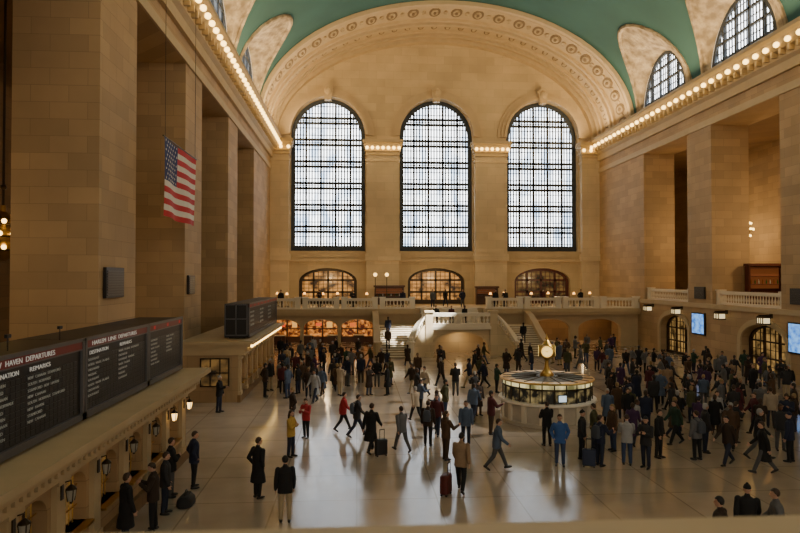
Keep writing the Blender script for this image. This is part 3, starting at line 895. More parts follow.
cl = thing('clock', 'four-faced brass ball clock on top of the information booth', 'clock', (BX, BY, 2.025))
mb = MB(); mb.lathe([(.32, 2.025), (.32, 2.1), (.24, 2.2), (.15, 2.32), (.10, 2.46), (.085, 2.64), (.085, 2.74), (.17, 2.79), (.18, 2.82)], c0, 24); mb.build('pedestal', BRASS, cl, True)
mb = MB(); mb.ball((BX, BY, 3.18), (.37, .37, .40), 24, 14); mb.build('ball', BRASS, cl, True)
mb = MB(); mb.lathe([(.2, 3.53), (.13, 3.62), (.06, 3.7), (.09, 3.76), (.05, 3.83), (.015, 3.98)], c0, 16); mb.build('finial', BRASS, cl, True)
OPAL = M('opal_clock_glass', (.9, .66, .28), .3, es=1.8, ecol=(1, .66, .18))
for k in range(4):
    a = -PI / 2 - .25 + k * PI / 2
    d = Vector((math.cos(a), math.sin(a), 0)); t = Vector((-d.y, d.x, 0)); z = Vector((0, 0, 1)); o = Vector((BX, BY, 3.18))
    mb = MB(); mb.tube(o + d * .2, o + d * .375, .31, .29, 28); mb.build('bezel', BRASS, cl, True)
    mb = MB(); mb.tube(o + d * .375, o + d * .387, .25, .25, 28); f = mb.build('dial', OPAL, cl)
    for h in range(12):
        r = Vector(t * math.sin(h * PI / 6) + z * math.cos(h * PI / 6))
        mb = MB(); mb.tube(o + d * .392 + r * .18, o + d * .392 + r * .235, .012, n=4); mb.build('hour_mark', BLACK, f)
    for L, an, w in ((.14, 290, .016), (.21, 60, .011)):
        r = Vector(t * math.sin(R(an)) + z * math.cos(R(an)))
        mb = MB(); mb.tube(o + d * .397 - r * .03, o + d * .397 + r * L, w, .005, 5); mb.build('hand', BLACK, f)

# ------------------------------------------------------------------ right wall fittings
SCR = glassmat('blue_screen', (.03, .16, .55), (.18, .45, .95), 1.5, (1, 2.2, 3))
XW = XR - .02
for y0, y1, z0, z1, lb in ((48.3, 50.2, 2.1, 3.85, 'blue lit information screen on right pier below the black panel'), (36.9, 38.6, 1.9, 3.85, 'blue lit information screen at the right frame edge')):
    t = thing('information_screen', lb, 'screen', (XW, (y0 + y1) / 2, z0))
    m = MB(); m.box(XW - .14, y0, z0, XW, y1, z1); m.build('case', BLACK, t)
    m = MB(); m.box(XW - .16, y0 + .1, z0 + .1, XW - .14, y1 - .1, z1 - .1); m.build('display', SCR, t)
def big_lantern(label):
    t = thing('box_lantern', label, 'lantern', (0, 0, 0), 0, 'box lanterns under the right balcony')
    m = MB(); m.box(-.9, -.06, .25, 0, .06, .33); m.box(-.04, -.15, .1, 0, .15, .4); m.build('bracket', BRONZE, t)
    m = MB(); m.prism([(-.34, .12), (.34, .12), (.22, .26), (-.22, .26)], 'x', -.85, -.25); m.build('cap', BRONZE, t)
    m = MB(); m.box(-.8, -.3, -.22, -.3, .3, .12); m.build('glass', M('lantern_frosted', (.45, .38, .24), .3, es=1.2, ecol=(1, .78, .4)), t)
    m = MB()
    for x in (-.83, -.31):
        for y in (-.33, -.11, .08, .28): m.box(x, y, -.25, x + .05, y + .05, .12)
    m.box(-.84, -.35, -.3, -.26, .35, -.22); m.build('cage', BRONZE, t)
    return t
BLN = None
for i, (p, lb) in enumerate(((57.2, 'farthest'), (52.0, 'second farthest'), (45.5, 'second nearest'), (40.4, 'nearest'))):
    lab = 'bronze box lantern bracketed below right balcony, %s of the four' % lb
    if BLN is None: BLN = big_lantern(lab); BLN.location = (XR, p, 3.85)
    else: dup(BLN, (XR, p, 3.85), 0, lab)

for yc, hw, lb in ((41.3, 2.4, 'bronze framed glazed gate in the nearer right arch'), (53.4, 2.4, 'bronze framed glazed gate in the farther right arch')):
    arch_window('track_gate', yc, hw, 0.02, 2.2, 1.2, lambda u, z, d: (XR + .75 - d, u, z), 3, 9, 3, 6, .10, .04, GLASS_GATE, BRONZE, .16, lb, None)['category'] = 'gate'

def shelf_unit(loc, w, h, mat, label):
    t = thing('bar_cabinet', label, 'cabinet', loc)
    x, y, z = loc
    m = MB(); m.box(x - w / 2, y, z, x + w / 2, y + .08, z + h); m.box(x - w / 2, y - .5, z, x - w / 2 + .1, y, z + h); m.box(x + w / 2 - .1, y - .5, z, x + w / 2, y, z + h); m.build('carcass', mat, t)
    for k in range(4):
        zz = z + .9 + (h - 1.1) * k / 3
        m = MB(); m.box(x - w / 2 + .1, y - .45, zz, x + w / 2 - .1, y, zz + .05); m.build('shelf', mat, t)
    m = MB(); m.box(x - w / 2 - .1, y - .6, z + h, x + w / 2 + .1, y + .1, z + h + .2); m.build('crown', mat, t)
    m = MB(); m.box(x - w / 2 + .15, y - .02, z + 1.2, x + w / 2 - .15, y, z + h - .1); m.build('backlight', M('back_bar_glow', (.12, .03, .015), .5, es=.10, ecol=(1, .3, .08)), t)
    return t
shelf_unit((31.0, 47.0, 4.6), 2.8, 2.9, REDWOOD, 'red-brown wooden bar cabinet behind the nearer right balustrade')
shelf_unit((3.5, 69.6, 3.7), 3.2, 1.9, WOOD, 'dark wooden bar cabinet on far balcony between left and middle doorways')
shelf_unit((14.2, 69.6, 3.7), 2.4, 1.8, WOOD, 'dark wooden cabinet on far balcony between middle and right doorways')
bt = MB(); bt.lathe([(.045, 0), (.045, .2), (.018, .26), (.018, .33)], n=8)
BOTM = [bt.mesh('bottle', M('bottle_%s' % n, c, .15), smooth=True) for n, c in (('amber', (.25, .09, .01)), ('green', (.03, .12, .03)), ('clear', (.5, .5, .45)))]
for x0, n, zz, yy, gl, lb in ((2.2, 9, 4.655, 69.35, 'bottles on the far balcony bar cabinet', 'small bottle on the lower shelf of far balcony bar cabinet'), (29.9, 8, 6.17, 46.75, 'bottles in the right opening bar cabinet', 'small bottle on a shelf of red-brown bar cabinet')):
    for k in range(n):
        o = inst('bottle', BOTM[k % 3], None, (x0 + .3 * k, yy, zz)); tag(o, lb, 'bottle', gl)
for x, lb in ((1.9, 'lit globe lamp on far balcony, left of the pair by the pilaster'), (3.1, 'lit globe lamp on far balcony, right of the pair by the pilaster')):
    t = thing('globe_lamp', lb, 'lamp', (x, 66.5, 3.7))
    m = MB(); m.lathe([(.2, 0), (.2, .06), (.04, .12), (.035, 3.0), (.08, 3.05)], (x, 66.5, 3.7), 10); m.build('post', BRONZE, t, True)
    m = MB(); m.ball((x, 66.5, 6.95), .2); m.build('globe', LAMPG, t, True)
pos = [(-8.2, 66.8), (-7.0, 64.8), (-5.4, 66.6), (-3.4, 64.6), (-2.0, 66.6), (-.4, 64.6), (1.0, 64.9), (13.6, 64.6), (15.4, 66.4), (18.0, 65.2), (20.2, 66.6), (22.4, 64.9), (24.6, 66.3)]
for i, (x, y) in enumerate(pos):
    side = 'left' if x < 8 else 'right'
    nth = ordn[i if x < 8 else i - 7]
    t = thing('dining_table', 'small round table on far balcony, %s from left of those %s of stairs' % (nth, side), 'table', (x, y, 3.7), group='restaurant tables on the far balcony')
    m = MB(); m.lathe([(.02, .72), (.5, .72), (.5, .76), (.02, .76)], (x, y, 3.7), 16); m.build('tabletop', WOOD, t, True)
    m = MB(); m.lathe([(.28, 0), (.26, .04), (.05, .08), (.05, .72)], (x, y, 3.7), 10); m.build('pedestal', BRONZE, t, True)
    l = thing('table_lamp', 'amber shaded lamp on far balcony table, %s from left of those %s of stairs' % (nth, side), 'lamp', (x, y, 4.46), group='table lamps on the far balcony')
    m = MB(); m.lathe([(.12, 0), (.1, .03), (.03, .06), (.025, .5)], (x, y, 4.46), 10); m.build('stem', BRASS, l, True)
    m = MB(); m.lathe([(.16, .45), (.09, .68)], (x, y, 4.46), 12); m.build('shade', SHADE, l, True)

t = thing('shop_front', 'warmly lit shop front behind arches under left of far balcony', 'shop', (-3.4, 66.4, 0))
m = MB()
for x in (-8.6, -7.2, -5.2, -3.6, -1.7, 0, 1.6): m.box(x, 66.2, 0, x + .16, 66.4, 2.9)
m.box(-8.6, 66.2, 2.5, 1.76, 66.4, 3.1); m.box(-8.6, 66.2, 0, 1.76, 66.4, .6); m.box(-8.6, 66.2, 1.35, 1.76, 66.4, 1.45); m.build('frame', WOOD, t)
m = MB(); m.box(-8.6, 66.45, .3, 1.76, 66.5, 2.6); m.build('show_window', glassmat('shop_glow', (.08, .010, .003), (1, .34, .06), 1.0, (3.2, 1, 3.6), .42, .66), t)
for i, (x, z, w, h, c) in enumerate(((-7.9, 1.6, .6, .35, (.9, .08, .02)), (-6.6, 1.55, .5, .6, (1, .5, .12)), (-4.2, 1.7, .6, .3, (.9, .12, .03)), (-3.1, 1.5, .6, .6, (1, .5, .12)), (-.7, 1.6, .6, .4, (.9, .18, .03)))):
    m = MB(); m.box(x, 66.12, z, x + w, 66.19, z + h); m.build('display_panel', M('display_%d' % i, tuple(v * .4 for v in c), .5, es=.9, ecol=c), t)
for i, x in enumerate((-7.6, -5.0, -2.4, .2)):
    t = thing('display_stand', 'low wooden display stand in front of the shop, %s from left' % ordn[i], 'stand', (x, 64.4, 0), group='display stands by the shop front')
    m = MB(); m.box(x - .5, 64.1, .12, x + .5, 64.7, .85); m.box(x - .42, 64.15, 0, x + .42, 64.65, .12); m.build('cabinet', WOOD, t)
    m = MB(); m.box(x - .56, 64.04, .85, x + .56, 64.76, .92); m.build('top', STONE_LT, t)

def chandelier(loc, label, top):
    t = thing('chandelier', label, 'chandelier', loc)
    x, y, z = loc
    m = MB(); m.tube((x, y, z + 2.2), (x, y, top), .05); m.ball((x, y, z + 3.0), .12); m.build('rod', BRONZE, t)
    m = MB(); m.lathe([(.05, 0), (.35, .1), (.75, .45), (.95, .95), (.8, 1.4), (.4, 1.75), (.12, 2.0), (.1, 2.25)], loc, 20); m.build('body', M('chandelier_gilt_%d' % int(x), (.35, .22, .07), .4, .8), t, True)
    for zz, r, n in ((.42, .85, 12), (.95, 1.08, 16), (1.45, .9, 12)):
        m = MB()
        for k in range(n):
            a = 2 * PI * k / n; b = 2 * PI * (k + 1) / n
            m.tube((x + r * math.cos(a), y + r * math.sin(a), z + zz), (x + r * math.cos(b), y + r * math.sin(b), z + zz), .04, n=5)
        m.build('ring', BRONZE, t)
        for k in range(n):
            a = 2 * PI * k / n
            inst('bulb', SBULB, t, (x + (r + .05) * math.cos(a), y + (r + .05) * math.sin(a), z + zz + .1))
chandelier((-14.35, 27.0, 7.3), 'bulb-studded gilt chandelier at the left frame edge', ZL)
chandelier((31.9, 51.6, 9.6), 'bulb-studded gilt chandelier mostly hidden behind a right pier', ZL)

# ------------------------------------------------------------------ near balcony (the camera stands here)
mb = MB()
mb.box(-5.2, .72, 5.86, 27, 1.3, 6.1); mb.box(-5.2, .82, 5.76, 27, 1.2, 5.86)
mb.box(-5.2, .8, 5.0, 27, 1.25, 5.15)
for k in range(10):
    mb.box(-5.2 + 3.5 * k, .78, 5.15, min(27, -4.6 + 3.5 * k), 1.25, 5.8)
mb.box(-5.2, YN, 4.5, 27, 1.4, 5.0)
tag(mb.build('trim_%d' % tn, M('near_rail_stone', (.55, .42, .25), .6)), 'stone parapet of the near balcony along the bottom edge', kind='structure')

# ------------------------------------------------------------------ people
def cap_mesh(mb, p0, p1, r0, r1, n=10):
    p0 = Vector(p0); p1 = Vector(p1); d = p1 - p0
    d = d.normalized() if d.length > 1e-6 else Vector((0, 0, 1))
    a = d.orthogonal().normalized(); b = d.cross(a)
    vs = []; rows = []
    for k in range(5): t = -PI / 2 + PI / 2 * k / 4; rows.append((p0 + d * (r0 * math.sin(t)), r0 * math.cos(t)))
    for k in range(5): t = PI / 2 * k / 4; rows.append((p1 + d * (r1 * math.sin(t)), r1 * math.cos(t)))
    for c, r in rows:
        r = max(r, 1e-4)
        for j in range(n):
            t = 2 * PI * j / n; vs.append(c + a * (r * math.cos(t)) + b * (r * math.sin(t)))
    fs = [(i * n + j, i * n + (j + 1) % n, (i + 1) * n + (j + 1) % n, (i + 1) * n + j) for i in range(len(rows) - 1) for j in range(n)]
    fs += [tuple(range(n - 1, -1, -1)), tuple(range((len(rows) - 1) * n, len(rows) * n))]
    mb.add(vs, fs)
SKIN, COAT, TROU, SHOE, HAIR, EYE_, LIP = range(7)
POSES = {
    'standing': ((2, 4, 0), (-2, 3, 0), (2, 9, 10, 4), (5, 8, 14, 6), 1, 8, 0),
    'pockets': ((3, 5, 0), (-3, 2, 0), (-22, 20, 55, 24), (-22, 20, 52, 24), 0, -12, 4),
    'walking': ((25, 5, 10), (-17, 20, -32), (-22, 8, 12, 4), (22, 8, 28, 6), 5, 0, 0),
    'pulling': ((22, 5, 8), (-16, 20, -30), (16, 8, 25, 6), (-34, 10, 4, 0), 6, 0, 3),
    'phone': ((3, 4, 0), (-2, 3, 0), (22, 8, 98, 26), (24, 8, 96, 28), 0, 0, 16),
    'folded': ((4, 5, 0), (-3, 2, 0), (22, 10, 84, 62), (26, 10, 80, 62), -1, 14, 0),
    'gesturing': ((3, 4, 0), (-3, 3, 0), (4, 10, 14, 6), (28, 14, 80, 8), 1, -24, 0),
}
def body_prims(pose, long, hi):
    L, Rr, aL, aR, lean, hturn, hpitch = POSES[pose]
    pr = []
    def cap(tag_, p0, p1, r0, r1): pr.append(('c', tag_, Vector(p0), Vector(p1), r0, r1))
    def ellp(tag_, c, r): pr.append(('e', tag_, Vector(c), r, None, None))
    feet = []; legs = []
    for s, (th, kn, ft) in ((-1, L), (1, Rr)):
        hip = Vector((s * .095, 0, .9))
        d1 = Vector((s * .03, math.sin(R(th)), -math.cos(R(th)))).normalized()
        knee = hip + d1 * .42
        d2 = Vector((s * .01, math.sin(R(th - kn)), -math.cos(R(th - kn)))).normalized()
        ank = knee + d2 * .41
        fd = Vector((s * .12, math.cos(R(ft)), math.sin(R(ft)))).normalized()
        up = Vector((0, -math.sin(R(ft)), math.cos(R(ft))))
        heel = ank - fd * .045 - up * .045; ball = ank + fd * .12 - up * .052; toe = ank + fd * .17 - up * .055
        legs.append((hip, knee, ank, heel, ball, toe))
        feet += [heel.z - .04, ball.z - .038, toe.z - .03]
    dz = -min(feet)
    off = Vector((0, 0, dz))
    for hip, knee, ank, heel, ball, toe in legs:
        hip, knee, ank, heel, ball, toe = [p + off for p in (hip, knee, ank, heel, ball, toe)]
        cap(TROU, hip, knee, .104, .075); cap(TROU, knee, ank + Vector((0, 0, .03)), .073, .060)
        cap(SHOE, heel, ball, .042, .042); cap(SHOE, ball, toe, .040, .030); cap(SHOE, ank, heel + Vector((0, .02, .01)), .045, .042)
    sl = math.sin(R(lean))
    def sp(z): return Vector((0, sl * (z - .9), z + dz))
    rings = []
    prof = [(.78, .205, .155), (.92, .20, .155), (1.05, .188, .145), (1.2, .20, .15), (1.32, .215, .15), (1.41, .185, .125), (1.47, .09, .08)]
    if long: prof = [(.46, .255, .21), (.66, .232, .185)] + prof
    for z, rx, ry in prof:
        p = sp(z); rings.append((p.x, p.y, p.z, rx, ry))
    pr.append(('l', COAT, rings, None, None, None))
    pr.append(('l', TROU, [(0, 0, .82 + dz, .17, .12), (0, 0, .95 + dz, .17, .12)], None, None, None))
    for s, (p, ab, el, inw) in ((-1, aL), (1, aR)):
        sh = sp(1.395) + Vector((s * .195, 0, 0))
        d = Vector((s * math.sin(R(ab)), math.sin(R(p)) * math.cos(R(ab)), -math.cos(R(p)) * math.cos(R(ab))))
        elb = sh + d * .29
        f = Vector((s * (math.sin(R(ab)) * max(0, 1 - el / 60) - math.sin(R(inw))), math.sin(R(p + el)) * math.cos(R(inw)), -math.cos(R(p + el)))).normalized()
        wr = elb + f * .25
        cap(COAT, sh, elb, .078, .066); cap(COAT, elb, wr - f * .01, .064, .050)
        q = f.cross(Vector((s, 0, 0)))
        if q.length < .1: q = f.cross(Vector((0, 0, 1)))
        q.normalize()
        if q.y < 0 and abs(f.z) > .5: q = -q
        if abs(f.z) <= .5 and q.z < 0: q = -q
        med = Vector((-s, 0, 0)); med = (med - f * med.dot(f)).normalized()
        cap(SKIN, wr - f * .02, wr + f * .03, .030, .032)
        for o in (-.026, 0, .026): cap(SKIN, wr + f * .02 + q * (o * .6), wr + f * .085 + q * o, .020, .017)
        if hi:
            for k, (o, ln) in enumerate(((-.034, .055), (-.0115, .07), (.0115, .076), (.034, .068))):
                b0 = wr + f * .088 + q * o; b1 = b0 + f * (ln * .55) + med * .006; b2 = b1 + f * (ln * .4) + med * .022
                cap(SKIN, b0, b1, .0105, .010); cap(SKIN, b1, b2, .010, .0085)
            t0 = wr + f * .03 + q * .03; t1 = t0 + (f * .6 + q * .7).normalized() * .045; t2 = t1 + (f * .95 + q * .2 + med * .25).normalized() * .035
            cap(SKIN, t0, t1, .0145, .012); cap(SKIN, t1, t2, .012, .009)
        else:
            cap(SKIN, wr + f * .08, wr + f * .15 + med * .02, .03, .02)
    nk = sp(1.5)
    cap(SKIN, sp(1.44), sp(1.56), .056, .052)
    cap(COAT, sp(1.445) + Vector((0, -.012, 0)), sp(1.475) + Vector((0, -.012, 0)), .082, .074)
    M3 = Matrix.Rotation(R(hturn), 3, 'Z') @ Matrix.Rotation(R(-hpitch), 3, 'X')
    def hp(x, y, z): return nk + Vector((0, .012, .055)) + M3 @ Vector((x, y, z))
    ellp(SKIN, hp(0, .0, .10), (.077, .094, .105)); ellp(SKIN, hp(0, .03, .045), (.060, .066, .072)); ellp(SKIN, hp(0, .07, .012), (.03, .028, .024))
    cap(SKIN, hp(0, .096, .088), hp(0, .112, .055), .009, .014)
    for s in (-1, 1):
        ellp(SKIN, hp(s * .08, -.005, .07), (.012, .022, .034)); cap(SKIN, hp(s * .05, .085, .104), hp(s * .015, .095, .106), .012, .012)
    if not hi:
        ellp(HAIR, hp(0, -.02, .125), (.087, .098, .10)); ellp(HAIR, hp(0, -.05, .07), (.076, .07, .08))
    marks = [(EYE_, hp(-.032, .09, .088), .013), (EYE_, hp(.032, .09, .088), .013), (LIP, hp(-.013, .098, .028), .012), (LIP, hp(.013, .098, .028), .012)]
    info = {'hp': hp, 'dz': dz}
    return pr, marks, info
def build_body(pose, long, hi):
    pr, marks, info = body_prims(pose, long, hi)
    mb = MB()
    for k, tg, a, b, c, d in pr:
        if k == 'c': cap_mesh(mb, a, b, c, d)
        elif k == 'e': mb.ball(a, b, 14, 10)
        else: mb.loft(a, 20)
    me = mb.mesh('b', [])
    ob = bpy.data.objects.new('b', me); COL.objects.link(ob)
    md = ob.modifiers.new('r', 'REMESH'); md.mode = 'VOXEL'; md.voxel_size = .0095 if hi else .021; md.use_smooth_shade = True
    sm = ob.modifiers.new('s', 'SMOOTH'); sm.factor = .5; sm.iterations = 3 if hi else 1
    bpy.context.view_layer.update()
    res = bpy.data.meshes.new_from_object(ob.evaluated_get(bpy.context.evaluated_depsgraph_get()))
    bpy.data.objects.remove(ob); bpy.data.meshes.remove(me)
    n = len(res.polygons)
    c = np.zeros(n * 3); res.polygons.foreach_get('center', c); c = c.reshape(-1, 3)
    best = np.full(n, 1e9); idx = np.zeros(n, dtype=np.int32)
    bias = {COAT: -.012, SKIN: 0, TROU: 0, SHOE: -.004, HAIR: -.006}
    for k, tg, a, b, cc, d in pr:
        if k == 'c':
            p0 = np.array(a); ab = np.array(b) - p0
            t = np.clip(((c - p0) @ ab) / max(1e-9, ab @ ab), 0, 1)
            dist = np.linalg.norm(c - (p0 + t[:, None] * ab), axis=1) - (cc + (d - cc) * t)
        elif k == 'e':
            r = np.array(b); q = (c - np.array(a)) / r
            dist = (np.linalg.norm(q, axis=1) - 1) * r.min()
        else:
            rg = np.array(a); z = np.clip(c[:, 2], rg[0, 2], rg[-1, 2])
            cx = np.interp(z, rg[:, 2], rg[:, 0]); cy = np.interp(z, rg[:, 2], rg[:, 1])
            rx = np.interp(z, rg[:, 2], rg[:, 3]); ry = np.interp(z, rg[:, 2], rg[:, 4])
            dr = (np.sqrt(((c[:, 0] - cx) / rx) ** 2 + ((c[:, 1] - cy) / ry) ** 2) - 1) * np.minimum(rx, ry)
            dzz = np.abs(c[:, 2] - z)
            dist = np.where(dzz < 1e-6, dr, np.hypot(np.maximum(dr, 0), dzz))
        dist = dist + bias[tg]
        w = dist < best; best[w] = dist[w]; idx[w] = tg
    for tg, p, r in marks:
        idx[np.linalg.norm(c - np.array(p), axis=1) < (r if hi else r * .9)] = tg
    res.materials.clear()
    for k in range(7): res.materials.append(BLACK)
    res.polygons.foreach_set('material_index', idx)
    res.polygons.foreach_set('use_smooth', [True] * n)
    res.name = 'person_body'; res.update()
    return res, info
CACHE = {}
def get_body(pose, long, hi):
    k = (pose, long, hi)
    if k not in CACHE: CACHE[k] = build_body(*k)
    return CACHE[k]
HC = {}
def get_hair(pose, style):
    k = (pose, style)
    if k in HC: return HC[k]
    hp = get_body(pose, False, True)[1]['hp']
    mb = MB(); n = 20; rows = 14
    vs = []
    for i in range(rows + 1):
        ph = PI * i / rows
        for j in range(n):
            t = 2 * PI * j / n
            x, y, z = math.sin(ph) * math.cos(t), math.sin(ph) * math.sin(t), math.cos(ph)
            lim = -.25 - .75 * max(0, -y) if style != 'hat' else -.02
            if y > .25: lim = .42 if style != 'hat' else .25
            if z < lim: z = lim + (z - lim) * .03
            X, Y, Z = x * .086, y * .103 - .004, .108 + z * .112
            if style == 'long' and y < .15 and z < 0: Z -= .17 * min(1, -z * 2.2); Y -= .03
            vs.append(hp(X, Y, Z))
    fs = [(i * n + j, i * n + (j + 1) % n, (i + 1) * n + (j + 1) % n, (i + 1) * n + j) for i in range(rows) for j in range(n)]
    mb.add(vs, fs)
    if style == 'hat':
        c = hp(0, 0, .215); mb.ball(c, .03, 8, 6)
    HC[k] = mb.mesh('hair', [BLACK], smooth=True)
    return HC[k]
bk = MB()
bk.loft([(0, -.20, .98, .12, .05), (0, -.21, 1.0, .155, .08), (0, -.22, 1.2, .16, .09), (0, -.21, 1.36, .14, .075), (0, -.20, 1.42, .09, .04)], 16, 3.5)
for s in (-1, 1):
    pts = [(s * .1, -.15, 1.40), (s * .11, -.02, 1.475), (s * .115, .11, 1.38), (s * .12, .155, 1.2), (s * .16, .06, 1.08), (s * .13, -.15, 1.03)]
    for a, b in zip(pts, pts[1:]): bk.tube(a, b, .018, n=6)
BACKPACK = bk.mesh('backpack', M('backpack_fabric', (.05, .06, .08), .8), smooth=True)

CLR = {'black': (.007, .007, .008), 'charcoal': (.022, .022, .025), 'navy': (.010, .015, .04), 'dark brown': (.03, .017, .010), 'brown': (.075, .04, .02), 'grey': (.11, .11, .115),
       'light grey': (.30, .30, .30), 'maroon': (.07, .012, .016), 'red': (.34, .02, .025), 'mustard': (.48, .30, .06), 'tan': (.26, .17, .10), 'olive': (.06, .06, .025),
       'blue': (.035, .10, .30), 'slate': (.07, .10, .16), 'white': (.55, .53, .50), 'dark green': (.015, .04, .025), 'purple': (.05, .02, .065), 'beige': (.38, .30, .21)}
TC = {'black trousers': (.008, .008, .009), 'blue jeans': (.035, .055, .12), 'grey trousers': (.07, .07, .072), 'khaki trousers': (.36, .28, .17), 'brown trousers': (.05, .03, .018), 'dark jeans': (.014, .019, .04)}
MC = {k: M('cloth_' + k.replace(' ', '_'), v, .85, var=.25, vs=6) for k, v in CLR.items()}
MT = {k: M(k.replace(' ', '_'), v, .85, var=.25, vs=6) for k, v in TC.items()}
MS = [M('skin_tone_%s' % n, c, .55) for n, c in (('light', (.50, .29, .20)), ('medium', (.36, .19, .11)), ('deep', (.13, .06, .035)))]
MH = {k: M('hair_' + k, c, .6) for k, c in (('black', (.008, .007, .006)), ('brown', (.04, .02, .01)), ('fair', (.26, .17, .07)), ('grey', (.3, .29, .28)))}
MSH = M('shoe_leather', (.012, .010, .009), .4); MEYE = M('eye_dark', (.01, .008, .008), .2); MLIP = M('lip', (.30, .10, .08), .5)
def setmats(o, mats):
    for i, m in enumerate(mats):
        o.material_slots[i].link = 'OBJECT'; o.material_slots[i].material = m
taken = []
def person(loc, head, pose, coat, trou, label, hi=True, long=False, hair='brown', style='short', hat=None, skin=0, scale=1.0, pack=False, group=None):
    me, info = get_body(pose, long, hi)
    mats = [MS[skin], MC[coat], MT[trou], MSH, MC[hat] if (hat and not hi) else MH[hair], MEYE, MLIP]
    taken.append((loc[0], loc[1], loc[2]))
    if hi:
        root = thing('person', label, 'person', loc, R(head), group)
        root.scale = (scale,) * 3
        b = bpy.data.objects.new('body', me); COL.objects.link(b); b.parent = root; setmats(b, mats)
        h = bpy.data.objects.new('hat' if hat else 'hair', get_hair(pose, 'hat' if hat else style)); COL.objects.link(h); h.parent = root
        setmats(h, [MC[hat] if hat else MH[hair]])
        if pack:
            p = bpy.data.objects.new('backpack', BACKPACK); COL.objects.link(p); p.parent = root
            p.location = (0, 0, info['dz'])
        return root
    o = bpy.data.objects.new('person', me); COL.objects.link(o); o.location = loc; o.rotation_euler = (0, 0, R(head)); o.scale = (scale,) * 3
    setmats(o, mats); tag(o, label, 'person', group)
    return o

